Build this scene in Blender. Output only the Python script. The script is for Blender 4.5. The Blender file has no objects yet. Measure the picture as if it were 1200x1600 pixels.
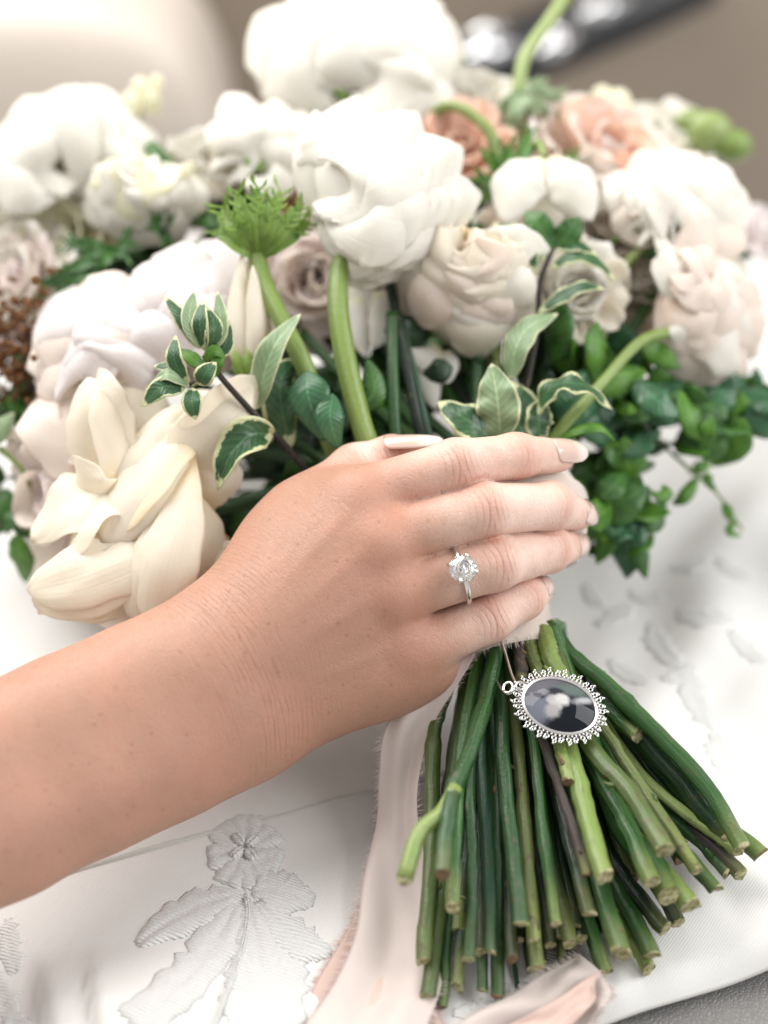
import bpy, math, random
import numpy as np

# ------------------------------------------------------------------ camera, light, exposure
SC = bpy.context.scene
COL = SC.collection
CM = 0.01                                   # everything below is laid out in centimetres
PITCH = math.radians(42.0)
CAMH = 42.0                                 # camera height above the lap (cm)
FPX = 2500.0                                # 50 mm lens on a 24 x 32 mm frame, in photo pixels
sP, cP = math.sin(PITCH), math.cos(PITCH)
FWD = np.array([0, cP, -sP]); UPV = np.array([0, sP, cP]); RGT = np.array([1.0, 0, 0])
CAM = np.array([0, 0, CAMH])

cam_d = bpy.data.cameras.new('camera'); cam = bpy.data.objects.new('camera', cam_d); COL.objects.link(cam)
cam.location = CAM * CM
cam.rotation_euler = (math.pi / 2 - PITCH, 0, 0)
cam_d.sensor_fit = 'HORIZONTAL'; cam_d.sensor_width = 24.0; cam_d.lens = 50.0
cam_d.clip_start = 0.01; cam_d.clip_end = 50.0
cam_d.dof.use_dof = True; cam_d.dof.focus_distance = 0.492; cam_d.dof.aperture_fstop = 3.0
SC.camera = cam

world = bpy.data.worlds.new('World'); SC.world = world; world.use_nodes = True
bg = world.node_tree.nodes['Background']
bg.inputs['Color'].default_value = (1.0, 0.985, 0.955, 1); bg.inputs['Strength'].default_value = 0.56

def area_lamp(name, loc, target, size, power, colour):
    l = bpy.data.lights.new(name, 'AREA'); l.shape = 'RECTANGLE'; l.size = size[0]; l.size_y = size[1]
    l.energy = power; l.color = colour
    o = bpy.data.objects.new(name, l); COL.objects.link(o)
    o.location = np.array(loc) * CM
    from mathutils import Vector
    o.rotation_euler = (Vector(target) - Vector(loc)).to_track_quat('-Z', 'Y').to_euler()
    return o
area_lamp('window_light', (-55, 95, 105), (0, 45, 3), (1.3, 1.0), 26.0, (1.0, 0.985, 0.96))
area_lamp('side_fill_light', (95, 30, 75), (0, 38, 3), (0.8, 0.7), 10.0, (0.97, 0.985, 1.0))  # fill lamp added at the right to brighten petals turned from the key

SC.view_settings.view_transform = 'Standard'; SC.view_settings.look = 'None'
SC.view_settings.exposure = 0.26; SC.view_settings.gamma = 1.0; SC.view_settings.use_curve_mapping = False
SC.cycles.use_denoising = True
SC.cycles.max_bounces = 12; SC.cycles.diffuse_bounces = 8; SC.cycles.transmission_bounces = 10; SC.cycles.transparent_max_bounces = 8
SC.cycles.caustics_refractive = True

# ------------------------------------------------------------------ helpers
def P(px, py, d):
    """point (cm) seen at photo pixel px,py at depth d along the lens axis"""
    return CAM + d * (FWD + RGT * ((px - 600) / FPX) - UPV * ((py - 800) / FPX))
def A(pts): return np.array([P(*p) for p in pts])
def camvec(r, u, t):
    v = RGT * r + UPV * u - FWD * t
    return v / np.linalg.norm(v)
def unit(v):
    v = np.asarray(v, float); return v / (np.linalg.norm(v, axis=-1, keepdims=True) + 1e-12)

def catmull(pts, n, vals=None):
    pts = np.asarray(pts, float)
    if len(pts) == 2:
        t = np.linspace(0, 1, n)[:, None]; return pts[0] * (1 - t) + pts[1] * t
    q = np.vstack([2 * pts[0] - pts[1], pts, 2 * pts[-1] - pts[-2]])
    m = len(pts) - 1; T = np.linspace(0, m, n); i = np.minimum(T.astype(int), m - 1); f = (T - i)[:, None]
    p0, p1, p2, p3 = q[i], q[i + 1], q[i + 2], q[i + 3]
    return 0.5 * (2 * p1 + (p2 - p0) * f + (2 * p0 - 5 * p1 + 4 * p2 - p3) * f**2 + (3 * p1 - p0 - 3 * p2 + p3) * f**3)

def mk(name, V, F, mat, parent=None, smooth=True, uv=None, attrs=None, origin=None):
    """one mesh object from vertices in cm (world); children are stored relative to their parent"""
    V = np.asarray(V, float) * CM
    off = np.zeros(3)
    if parent is not None: off = np.array(parent['org'])
    elif origin is not None: off = np.asarray(origin, float) * CM
    me = bpy.data.meshes.new(name)
    me.from_pydata((V - off).tolist(), [], F.tolist() if hasattr(F, 'tolist') else F)
    me.polygons.foreach_set('use_smooth', [smooth] * len(me.polygons))
    if uv is not None:
        lay = me.uv_layers.new(name='UVMap'); li = np.empty(len(me.loops), int); me.loops.foreach_get('vertex_index', li)
        lay.data.foreach_set('uv', np.asarray(uv, np.float32)[li].ravel())
    for k, a in (attrs or {}).items():
        at = me.attributes.new(k, 'FLOAT', 'POINT'); at.data.foreach_set('value', np.asarray(a, np.float32))
    me.materials.append(mat); me.update()
    o = bpy.data.objects.new(name, me); COL.objects.link(o)
    if parent is not None: o.parent = parent
    else:
        o.location = off
    o['org'] = (off if parent is None else np.array(parent['org'])).tolist()
    return o
def thing(name, label, cat, base, group=None):
    o = bpy.data.objects.new(name, None); COL.objects.link(o); o.empty_display_size = 0.01
    o.location = np.asarray(base, float) * CM; o['org'] = (np.asarray(base, float) * CM).tolist()
    return tag(o, label, cat, group)
def tag(o, label, cat, group=None):
    o['label'] = label; o['category'] = cat
    if group: o['group'] = group
    return o

def grid_faces(nu, nv, flip=False):
    i, j = np.meshgrid(np.arange(nv - 1), np.arange(nu - 1), indexing='ij')
    a = (i * nu + j).ravel(); F = np.stack([a, a + 1, a + nu + 1, a + nu], 1)
    return F[:, ::-1] if flip else F
def shell(G, Nn, th, nu, nv):
    """thin closed shell from a grid (nv*nu) and normals"""
    V = np.vstack([G + Nn * th / 2, G - Nn * th / 2]); n = nu * nv
    F = [grid_faces(nu, nv), grid_faces(nu, nv, True) + n]
    ring = np.concatenate([np.arange(nu), nu - 1 + nu * np.arange(1, nv), (nv - 1) * nu + np.arange(nu - 2, -1, -1), nu * np.arange(nv - 2, 0, -1)])
    r2 = np.roll(ring, -1); F.append(np.stack([ring, ring + n, r2 + n, r2], 1))
    return V, np.vstack(F)
def grid_normals(G, nu, nv):
    g = G.reshape(nv, nu, 3); du = np.gradient(g, axis=1); dv = np.gradient(g, axis=0)
    return unit(np.cross(du, dv)).reshape(-1, 3)

def spine(pts, widths, nrm, nu=9, nv=14, cup=0.0, fold=0.0, ruf=0.0, rf=3.0, ph=0.0, roll=0.0, th=0.03, prof=None, edge=0.0, skew=0.0, world=False, jag=0.0, crum=0.0):
    """petal / leaf / ribbon: a sheet swept along a spine. widths = half widths in cm, nrm = facing direction"""
    S = np.asarray(pts, float) if world else A(pts)
    C = catmull(S, nv)
    v = np.linspace(0, 1, nv)
    w = prof(v) * widths if prof else catmull(np.array(widths, float)[:, None], nv)[:, 0]
    if prof is None: w = w * np.sqrt(np.maximum(1 - (np.clip(v - .86, 0, 1) / .14)**2 * .97, .02))
    w = np.maximum(w, 0.004)
    t = unit(np.gradient(C, axis=0)); nrm = np.asarray(nrm, float)
    if nrm.ndim == 2: nrm = catmull(nrm, nv)
    s = unit(np.cross(t, nrm)); n = unit(np.cross(s, t))
    if roll:
        a = (np.asarray(roll) if np.ndim(roll) else roll * v)
        if np.ndim(roll): a = np.interp(v, np.linspace(0, 1, len(roll)), roll)
        ca, sa = np.cos(a)[:, None], np.sin(a)[:, None]
        s, n = s * ca + n * sa, n * ca - s * sa
    u = np.linspace(-1, 1, nu)
    U, VV = np.meshgrid(u, v); W = w[:, None]
    if jag:
        jl = [sum(np.sin(v * f_ + ph * g_ + q_) * a_ for f_, g_, a_ in ((9, 1.3, .5), (17, 2.1, .3), (31, 3.7, .25))) for q_ in (0, 2.4)]
        W = W * (1 + jag * np.where(U < 0, jl[0][:, None], jl[1][:, None]) * np.abs(U)**2)
    dz = -cup * W * U**2 + fold * W * np.abs(U) + ruf * W * np.abs(U)**1.5 * np.sin(2 * np.pi * rf * VV + ph + 1.2 * np.sign(U)) - edge * W * np.abs(U)**6
    if crum: dz = dz + crum * W * (np.sin(3.1 * U + 5.3 * VV + ph) + .6 * np.sin(5.7 * U - 8.1 * VV + 2.3 * ph) + .35 * np.sin(9 * U + 13 * VV + 3.1 * ph)) * np.clip(VV * 2, 0, 1)
    G = C[:, None, :] + s[:, None, :] * (U * W * (1 - 0.25 * min(abs(cup), 1) * U**2))[..., None] + n[:, None, :] * dz[..., None] + t[:, None, :] * (skew * W * np.abs(U)**2)[..., None]
    G = G.reshape(-1, 3); Nn = grid_normals(G, nu, nv)
    V, F = shell(G, Nn, th, nu, nv)
    uv = np.stack([U.ravel() * .5 + .5, VV.ravel()], 1)
    return V, F, np.vstack([uv, uv])

def tube(path, rad, seg=10, n=None, caps=True, world=False, ridge=0.0, rph=0.0):
    C = np.asarray(path, float) if world else A(path)
    if n: C = catmull(C, n)
    m = len(C); r = np.interp(np.linspace(0, 1, m), np.linspace(0, 1, np.size(rad)), np.atleast_1d(rad))
    t = unit(np.gradient(C, axis=0))
    ref = np.array([0.31, 0.17, 0.93]);
    s = unit(np.cross(t, ref)); b = np.cross(t, s)
    a = np.linspace(0, 2 * np.pi, seg, endpoint=False)
    rm = 1 + ridge * (np.cos(4 * a[None, :] + rph + np.linspace(0, 1.5, m)[:, None]) + .6 * np.cos(7 * a[None, :] + 2 * rph))
    V = (C[:, None, :] + (r[:, None] * rm)[..., None] * (np.cos(a)[None, :, None] * s[:, None, :] + np.sin(a)[None, :, None] * b[:, None, :])).reshape(-1, 3)
    F = []
    for i in range(m - 1):
        for j in range(seg):
            k = (j + 1) % seg; F.append([i * seg + j, i * seg + k, (i + 1) * seg + k, (i + 1) * seg + j])
    if caps:
        F.append(list(range(seg))[::-1]); F.append([(m - 1) * seg + j for j in range(seg)])
    a0 = np.tile(np.arange(seg) / seg, m); uv = np.stack([a0, np.repeat(np.linspace(0, 1, m), seg)], 1)
    return V, F, uv
def join(parts):
    V, F, UV, o = [], [], [], 0
    for p in parts:
        V.append(p[0]); F += [[i + o for i in f] for f in (p[1].tolist() if hasattr(p[1], 'tolist') else p[1])]
        if len(p) > 2: UV.append(p[2])
        o += len(p[0])
    return (np.vstack(V), F, np.vstack(UV)) if UV else (np.vstack(V), F)
def ball(c, r, seg=10, rings=7, sc=(1, 1, 1)):
    V, F = [], []
    for i in range(rings + 1):
        th = np.pi * i / rings
        for j in range(seg):
            a = 2 * np.pi * j / seg
            V.append([r * sc[0] * np.sin(th) * np.cos(a), r * sc[1] * np.sin(th) * np.sin(a), r * sc[2] * np.cos(th)])
    for i in range(rings):
        for j in range(seg):
            k = (j + 1) % seg; F.append([i * seg + j, (i + 1) * seg + j, (i + 1) * seg + k, i * seg + k])
    return np.array(V) + np.asarray(c), F

# ------------------------------------------------------------------ materials
def material(name):
    m = bpy.data.materials.new(name); m.use_nodes = True
    nt = m.node_tree; nt.nodes.clear()
    return m, nt
def nd(nt, typ, **kw):
    n = nt.nodes.new(typ)
    for k, v in kw.items():
        if k.startswith('_'): setattr(n, k[1:], v)
        else:
            key = int(k[1:]) if (k[0] == 'i' and k[1:].isdigit()) else k.replace('__', ' ')
            if hasattr(v, 'is_output') or isinstance(v, bpy.types.NodeSocket): nt.links.new(v, n.inputs[key])
            else: n.inputs[key].default_value = v
    return n
def mixc(nt, fac, a, b, mode='MIX'):
    n = nt.nodes.new('ShaderNodeMix'); n.data_type = 'RGBA'; n.blend_type = mode
    for i, v in ((0, fac), (6, a), (7, b)):
        if isinstance(v, bpy.types.NodeSocket): nt.links.new(v, n.inputs[i])
        else: n.inputs[i].default_value = v if i == 0 else (*v, 1)
    return n.outputs[2]
def mth(nt, op, a, b=0.0, c=0.0, clamp=False):
    n = nt.nodes.new('ShaderNodeMath'); n.operation = op; n.use_clamp = clamp
    for i, v in enumerate((a, b, c)):
        if isinstance(v, bpy.types.NodeSocket): nt.links.new(v, n.inputs[i])
        else: n.inputs[i].default_value = v
    return n.outputs[0]
def ramp(nt, x, lo, hi, a=0.0, b=1.0):
    n = nd(nt, 'ShaderNodeMapRange', i0=x, i1=lo, i2=hi, i3=a, i4=b); n.interpolation_type = 'SMOOTHSTEP'
    return n.outputs[0]
def coord(nt, scale=100.0, kind='Object', sc=None):
    tc = nt.nodes.new('ShaderNodeTexCoord'); mp = nt.nodes.new('ShaderNodeMapping')
    mp.inputs['Scale'].default_value = sc or (scale,) * 3
    nt.links.new(tc.outputs[kind], mp.inputs['Vector']); return mp.outputs[0]
def noise(nt, vec, scale, detail=3.0, rough=0.55, dist=0.0):
    return nd(nt, 'ShaderNodeTexNoise', Vector=vec, Scale=scale, Detail=detail, Roughness=rough, Distortion=dist).outputs['Fac']
def bump(nt, h, strength, dist_cm, normal=None):
    n = nd(nt, 'ShaderNodeBump', Height=h, Strength=strength, Distance=dist_cm * CM)
    if normal is not None: nt.links.new(normal, n.inputs['Normal'])
    return n.outputs[0]
def out(nt, sh):
    o = nt.nodes.new('ShaderNodeOutputMaterial'); nt.links.new(sh, o.inputs['Surface'])
def princ(nt, **kw): return nd(nt, 'ShaderNodeBsdfPrincipled', **kw)
def uvxy(nt):
    tc = nt.nodes.new('ShaderNodeTexCoord'); sx = nd(nt, 'ShaderNodeSeparateXYZ', i0=tc.outputs['UV'])
    return sx.outputs[0], sx.outputs[1], tc.outputs['UV']

def petal_mat(name, tip, base, back=None, transl=0.5, base_end=0.45, brown=0.12):
    m, nt = material(name); u, v, uvv = uvxy(nt)
    oc = coord(nt)
    n1 = noise(nt, oc, 0.9, 4)
    col = mixc(nt, ramp(nt, mth(nt, 'ADD', v, mth(nt, 'MULTIPLY', mth(nt, 'SUBTRACT', n1, .5), .35)), 0.0, base_end), base, tip)  # base tint: petal colour plus painted warmth of light scattered inside the bloom
    col = mixc(nt, mth(nt, 'MULTIPLY', ramp(nt, n1, .45, .75), .35), col, tuple(c * .98 * k for c, k in zip(tip, (1.0, .98, .96))))
    # browned, bruised rims and specks
    eu = mth(nt, 'ABSOLUTE', mth(nt, 'SUBTRACT', mth(nt, 'MULTIPLY', u, 2.0), 1.0))
    ed = mth(nt, 'MAXIMUM', eu, v)
    sp = ramp(nt, noise(nt, oc, 2.2, 5, .65), .58, .70)
    rim = mth(nt, 'MULTIPLY', ramp(nt, ed, .93, 1.0), ramp(nt, noise(nt, oc, 1.1, 4), .45, .62))
    fac = mth(nt, 'MULTIPLY', mth(nt, 'ADD', mth(nt, 'MULTIPLY', sp, .12), rim, clamp=True), brown * 3)
    col = mixc(nt, fac, col, (.52, .33, .17))
    veins = noise(nt, nd(nt, 'ShaderNodeMapping', Vector=uvv, Scale=(26, 1.6, 1)).outputs[0], 1.0, 3, .6)
    h = mth(nt, 'ADD', mth(nt, 'MULTIPLY', veins, .6), mth(nt, 'MULTIPLY', noise(nt, oc, 1.3, 3), .8))
    nrm = bump(nt, h, .38, .10)
    p = princ(nt, **{'Base Color': col, 'Roughness': .55, 'Normal': nrm, 'Subsurface Weight': .0})
    p.inputs['Specular IOR Level'].default_value = .25; p.inputs['Subsurface Radius'].default_value = (1, .7, .45)
    tr = nd(nt, 'ShaderNodeBsdfTranslucent', Color=col, Normal=nrm)
    mx = nd(nt, 'ShaderNodeMixShader', i0=transl, i1=p.outputs[0], i2=tr.outputs[0])
    out(nt, mx.outputs[0]); return m

def leaf_mat(name, green, dark, margin=None, under=None, width=.3, rough=.38, transl=.18):
    m, nt = material(name); u, v, uvv = uvxy(nt); oc = coord(nt)
    n1 = noise(nt, oc, 1.6, 4)
    col = mixc(nt, ramp(nt, n1, .35, .7), green, dark)
    eu = mth(nt, 'ABSOLUTE', mth(nt, 'SUBTRACT', mth(nt, 'MULTIPLY', u, 2.0), 1.0))
    rib = ramp(nt, eu, .0, .09, 1.0, 0.0)
    col = mixc(nt, mth(nt, 'MULTIPLY', rib, .45), col, tuple(min(1, c * 2.2 + .03) for c in green))
    vein = nd(nt, 'ShaderNodeTexWave', Vector=nd(nt, 'ShaderNodeMapping', Vector=nd(nt, 'ShaderNodeCombineXYZ', i0=mth(nt, 'SUBTRACT', v, mth(nt, 'MULTIPLY', eu, .22))).outputs[0], Scale=(3.2, 1, 1)).outputs[0], Scale=1.0, Distortion=.6).outputs['Fac']
    col = mixc(nt, mth(nt, 'MULTIPLY', ramp(nt, vein, .82, 1.0), .25), col, tuple(min(1, c * 1.8 + .02) for c in green))
    if margin:
        ed = mth(nt, 'MAXIMUM', eu, mth(nt, 'SUBTRACT', mth(nt, 'MULTIPLY', mth(nt, 'ABSOLUTE', mth(nt, 'SUBTRACT', v, .5)), 2.0), .02))
        e2 = mth(nt, 'ADD', ed, mth(nt, 'MULTIPLY', mth(nt, 'SUBTRACT', noise(nt, oc, 5.0, 3, .6), .5), width * 1.6))
        col = mixc(nt, ramp(nt, e2, 1 - width - .03, 1 - width + .05), col, margin)
    if under:
        g = nt.nodes.new('ShaderNodeNewGeometry'); att = nd(nt, 'ShaderNodeAttribute'); att.attribute_name = 'under'
        col = mixc(nt, att.outputs['Fac'], col, under)
    h = mth(nt, 'ADD', mth(nt, 'MULTIPLY', vein, .5), n1)
    nrm = bump(nt, h, .25, .06)
    p = princ(nt, **{'Base Color': col, 'Roughness': rough, 'Normal': nrm})
    tr = nd(nt, 'ShaderNodeBsdfTranslucent', Color=mixc(nt, .5, col, tuple(min(1, c * 1.6) for c in green)))
    mx = nd(nt, 'ShaderNodeMixShader', i0=transl, i1=p.outputs[0], i2=tr.outputs[0]); out(nt, mx.outputs[0]); return m

def stem_mat(name, c1, c2, rough=.36, spots=.3):
    m, nt = material(name); oc = coord(nt); u, v, uvv = uvxy(nt)
    st = noise(nt, nd(nt, 'ShaderNodeMapping', Vector=uvv, Scale=(9, 2.0, 1)).outputs[0], 1.0, 4)
    oi = nt.nodes.new('ShaderNodeObjectInfo')
    f = mth(nt, 'ADD', mth(nt, 'MULTIPLY', st, .9), mth(nt, 'MULTIPLY', mth(nt, 'SUBTRACT', oi.outputs['Random'], .5), .5))
    col = mixc(nt, ramp(nt, f, .25, .8), c1, c2)
    endf = mth(nt, 'MULTIPLY', ramp(nt, mth(nt, 'ADD', v, mth(nt, 'MULTIPLY', noise(nt, oc, 1.5, 3), .12)), .90, 1.08), mth(nt, 'MULTIPLY', oi.outputs['Random'], .7))
    col = mixc(nt, endf, col, (.24, .27, .07))
    sp = mth(nt, 'MULTIPLY', ramp(nt, noise(nt, oc, 3.2, 5, .62), .57, .68), spots * 1.6)
    col = mixc(nt, sp, col, (.10, .07, .035))
    h = mth(nt, 'ADD', mth(nt, 'MULTIPLY', st, 1.0), mth(nt, 'MULTIPLY', noise(nt, oc, 9, 3), .35))
    p = princ(nt, **{'Base Color': col, 'Roughness': rough, 'Normal': bump(nt, h, .8, .08)})
    p.inputs['Subsurface Weight'].default_value = .06; p.inputs['Subsurface Scale'].default_value = .002; p.inputs['Subsurface Radius'].default_value = (.5, 1, .3)
    out(nt, p.outputs[0]); return m

MAT = {}
MAT['cream'] = petal_mat('cream_petal', (.94, .895, .80), (.93, .81, .58), transl=.5, brown=.12, base_end=.4)
MAT['cream_gap_glow'] = petal_mat('cream_gap_glow_petal', (.94, .87, .71), (.93, .79, .53), transl=.55, brown=.05)  # warm scattered light in the gaps between petals, put into the colour
MAT['throat_glow'] = petal_mat('throat_glow_petal', (.94, .80, .52), (.92, .64, .30), transl=.55, brown=.05)  # orange of light scattered deep in the rose, painted as petal colour
MAT['white'] = petal_mat('white_petal', (.925, .902, .845), (.91, .88, .68), transl=.45, brown=.03, base_end=.25)
MAT['blush'] = petal_mat('blush_petal', (.955, .895, .84), (.945, .82, .71), transl=.6, brown=.05)
MAT['mauve'] = petal_mat('mauve_petal', (.955, .92, .912), (.95, .87, .84), transl=.6, brown=.03)
MAT['pink'] = petal_mat('pink_petal', (.955, .895, .875), (.94, .82, .77), transl=.6, brown=.04)
MAT['peach'] = petal_mat('peach_petal', (.935, .75, .64), (.90, .60, .44), transl=.6, brown=.06)
MAT['butter'] = petal_mat('butter_petal', (.96, .945, .80), (.94, .87, .50), transl=.55, brown=.03)
MAT['rust'] = petal_mat('rust_petal', (.27, .135, .06), (.20, .08, .035), brown=.2)
MAT['leaf'] = leaf_mat('leaf_green', (.06, .165, .03), (.028, .09, .02), transl=.25)
MAT['leaf_bright'] = leaf_mat('leaf_bright_green', (.12, .28, .035), (.055, .16, .02), transl=.35)
MAT['leaf_blue'] = leaf_mat('leaf_blue_green', (.05, .15, .065), (.03, .095, .042), rough=.3)
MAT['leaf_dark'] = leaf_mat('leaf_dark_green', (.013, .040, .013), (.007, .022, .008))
MAT['variegated'] = leaf_mat('leaf_variegated', (.045, .12, .042), (.02, .065, .025), margin=(.60, .62, .36), width=.24)
MAT['leaf_pale'] = leaf_mat('leaf_pale_underside', (.30, .40, .23), (.22, .32, .17), margin=(.68, .69, .46), width=.13, transl=.3)
MAT['stem'] = stem_mat('stem_green', (.012, .055, .009), (.042, .130, .022))
MAT['stem_dark_shade'] = stem_mat('stem_dark_shade_green', (.003, .013, .004), (.011, .040, .011))  # dark stems, and the bundle's inner shade painted as near-black green
MAT['stem_lime'] = stem_mat('stem_lime', (.17, .245, .055), (.30, .37, .14), spots=.2)
MAT['stem_olive'] = stem_mat('stem_olive', (.07, .11, .025), (.15, .18, .055), spots=.6)
MAT['stem_blue'] = stem_mat('stem_blue_green', (.025, .08, .042), (.07, .15, .075))
MAT['twig'] = stem_mat('twig_brown', (.022, .016, .014), (.075, .058, .052), rough=.7, spots=.6)
MAT['bract'] = leaf_mat('bract_green', (.32, .45, .12), (.19, .33, .07), transl=.5)
m, nt = material('cut_stem_face'); oc = coord(nt)
r_ = noise(nt, oc, 6, 4)
out(nt, princ(nt, **{'Base Color': mixc(nt, ramp(nt, r_, .35, .65), (.17, .17, .06), (.48, .43, .26)), 'Roughness': .75, 'Normal': bump(nt, r_, .6, .06)}).outputs[0]); MAT['cut'] = m
m, nt = material('scar_brown'); oc = coord(nt); r_ = noise(nt, oc, 5, 5)
out(nt, princ(nt, **{'Base Color': mixc(nt, r_, (.05, .03, .015), (.28, .18, .09)), 'Roughness': .85, 'Normal': bump(nt, r_, .8, .08)}).outputs[0]); MAT['scar'] = m
# ------------------------------------------------------------------ the setting: leather seat, door panel, dress
def lap(px, py, z=0.0):
    d = (CAMH - z) / (sP + cP * (py - 800) / FPX); return P(px, py, d)
edge_pts = np.array([lap(*q) for q in ((-700, 2050), (300, 1900), (640, 1720), (850, 1622), (930, 1594), (1000, 1568), (1100, 1534), (1200, 1503), (1420, 1440), (1800, 1330))])
def y_edge(x): return np.interp(x, edge_pts[:, 0], edge_pts[:, 1])
pl0, pl1 = lap(118, 1368)[:2], lap(150, 1610)[:2]
pl_t = unit(pl1 - pl0); pl_n = np.array([-pl_t[1], pl_t[0]])
pm0, pm1 = lap(30, 1400)[:2], lap(70, 1610)[:2]
pm_t = unit(pm1 - pm0); pm_n = np.array([-pm_t[1], pm_t[0]])
def dress_h(x, y):
    z = .30 * np.sin(x * .33 + .09 * y + .6) * np.exp(-((y - 26) / 9)**2) * np.clip((y - y_edge(x)) / 6, 0, 1)
    z = z + .55 * np.sin(x * .52 - y * .30 + 1.0) * np.exp(-((x - 12) / 7)**2 - ((y - 40) / 8)**2)
    z = z + .35 * np.sin(x * .9 + y * .55) * np.exp(-((x - 14) / 6)**2 - ((y - 36) / 9)**2)
    z = z + .16 * np.sin(x * 1.7 - y * .9 + np.sin(y * .6) * 1.3) * np.exp(-((x - 13) / 7)**2 - ((y - 40) / 9)**2)
    z = z + .8 * np.sin(y * .55 + x * .25) * np.exp(-((x + 14) / 7)**2 - ((y - 44) / 9)**2)
    for (q, n_, a, s) in ((pl0, pl_n, .42, .10), (pm0, pm_n, .60, .20)):
        e = (x - q[0]) * n_[0] + (y - q[1]) * n_[1]
        m_ = np.clip((27.0 - y) / 2.0, 0, 1)
        z = z + m_ * a * (np.tanh(e / s) * .5 + .5) * np.exp(-np.maximum(e, 0) / 2.5)
        z = z - m_ * a * .35 * np.exp(-(e / (s * 1.2))**2)
    z = z + .45 * np.sin((x * .8 + y * .45) * .9 + 1.5 * np.sin(y * .25)) * np.exp(-((x - 15) / 6)**2 - ((y - 34) / 8)**2)
    t = np.clip((y - y_edge(x)) / 1.0, 0, 1)
    z = z - .55 * (1 - t)**2
    z = z - 6.0 * np.clip((y - 60) / 14, 0, 1)**2
    return z
def dress_pt(px, py, off=0.0):
    z = 0.0
    for _ in range(12):
        p = lap(px, py, z); z = .5 * z + .5 * (float(dress_h(p[0], p[1])) + off)
    return lap(px, py, z)

def fabric_mat(name, colour, weave=.10, lines=9.0, ang=.65, sheen=.3, rough=.5, str_=.25, mott=.03):
    m, nt = material(name); oc = coord(nt)
    rot = nd(nt, 'ShaderNodeMapping', Vector=oc, Rotation=(0, 0, ang)).outputs[0]
    wv = nd(nt, 'ShaderNodeTexWave', Vector=rot, Scale=lines * .42, Distortion=.5, Detail=1.0).outputs['Fac']
    sx = nd(nt, 'ShaderNodeTexWave', Vector=oc, Scale=9.0, Distortion=1.5).outputs['Fac']
    h = mth(nt, 'ADD', wv, mth(nt, 'MULTIPLY', noise(nt, oc, 14, 3), .7))
    n_ = noise(nt, oc, .35, 4)
    col = mixc(nt, ramp(nt, n_, .3, .7), tuple(c * (1 - mott) for c in colour), colour)
    col = mixc(nt, mth(nt, 'MULTIPLY', wv, weave), col, tuple(c * .72 for c in colour))
    p = princ(nt, **{'Base Color': col, 'Roughness': rough, 'Normal': bump(nt, h, str_, .03)})
    p.inputs['Sheen Weight'].default_value = sheen; p.inputs['Sheen Roughness'].default_value = .4
    p.inputs['Specular IOR Level'].default_value = .35
    out(nt, p.outputs[0]); return m
MAT['satin'] = fabric_mat('dress_twill', (.74, .725, .70), weave=.22, str_=.28)
MAT['embroidery'] = fabric_mat('embroidery_thread', (.76, .75, .73), weave=.30, lines=7, ang=1.9, sheen=.5, str_=1.0)
MAT['piping'] = fabric_mat('piping_cord', (.70, .69, .64), weave=.3, lines=20, ang=.2, str_=.6)
MAT['ribbon'] = fabric_mat('silk_ribbon', (.60, .515, .475), weave=.10, lines=22, ang=1.35, sheen=.5, rough=.42, str_=.14, mott=.08)
MAT['ribbon_pink'] = fabric_mat('blush_ribbon', (.60, .435, .375), weave=.10, lines=22, ang=.9, sheen=.4, rough=.45, str_=.14, mott=.08)
MAT['wrap'] = fabric_mat('velvet_wrap', (.66, .575, .50), weave=.05, lines=26, ang=.3, sheen=.8, rough=.75, str_=.4, mott=.06)

xs = np.linspace(-22, 24, 185); tv = np.linspace(0, 1, 240)
Xg = np.repeat(xs[None, :], 240, 0); Yg = y_edge(Xg) + (tv[:, None]**1.15) * (76 - y_edge(Xg))
Zg = dress_h(Xg, Yg)
G = np.stack([Xg, Yg, Zg], -1).reshape(-1, 3); nu, nv = 185, 240
Vd, Fd = shell(G, grid_normals(G, nu, nv), .06, nu, nv)
dress = thing('wedding_dress', 'white twill wedding dress skirt with raised floral embroidery under the bouquet', 'dress', (0, 35, 0))
mk('skirt', Vd, Fd, MAT['satin'], dress)

# seam piping, embroidered flower and leaves sewn on the skirt
pp = np.array([dress_pt(x, y, .05) for x, y in ((-40, 1405), (60, 1378), (115, 1360), (220, 1330), (330, 1301), (430, 1278), (520, 1252), (600, 1232), (720, 1200))])
V, F, uv = tube(pp, .07, 8, 60, world=True); mk('seam_piping', V, F, MAT['piping'], dress, uv=uv)
rg = np.random.default_rng(4)
def sewn(pix, width_px, name, h=.12, seed=0, nu=13, nv=24, jag=.12, prof=None):
    S = np.array([dress_pt(x, y, .02) for x, y in pix]); C = catmull(S, nv); v = np.linspace(0, 1, nv)
    k = .0204; w = (catmull(np.array(width_px, float)[:, None], nv)[:, 0]) * k
    r = np.random.default_rng(seed); t = unit(np.gradient(C, axis=0)); s = unit(np.cross(t, [0, 0, 1.0]))
    u = np.linspace(-1, 1, nu); U, VV = np.meshgrid(u, v)
    h = h * .85
    jl = 1 + jag * r.normal(size=(nv, 1)) * (U < 0) + jag * r.normal(size=(nv, 1)) * (U > 0)
    G = C[:, None, :] + s[:, None, :] * (U * w[:, None] * jl)[..., None]
    dome = h * (1 - np.abs(U)**4.0) * np.minimum(1, np.minimum(VV, 1 - VV) * 9) * (1 - .45 * np.exp(-(U / .13)**2)) + .016 * r.normal(size=U.shape) * (np.abs(U) < .9)
    z = dress_h(G[..., 0], G[..., 1]) + .012 + dome
    G[..., 2] = z; G = G.reshape(-1, 3)
    V, F = shell(G, grid_normals(G, nu, nv), .03, nu, nv)
    return mk(name, V, F, MAT['embroidery'], dress)
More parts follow.
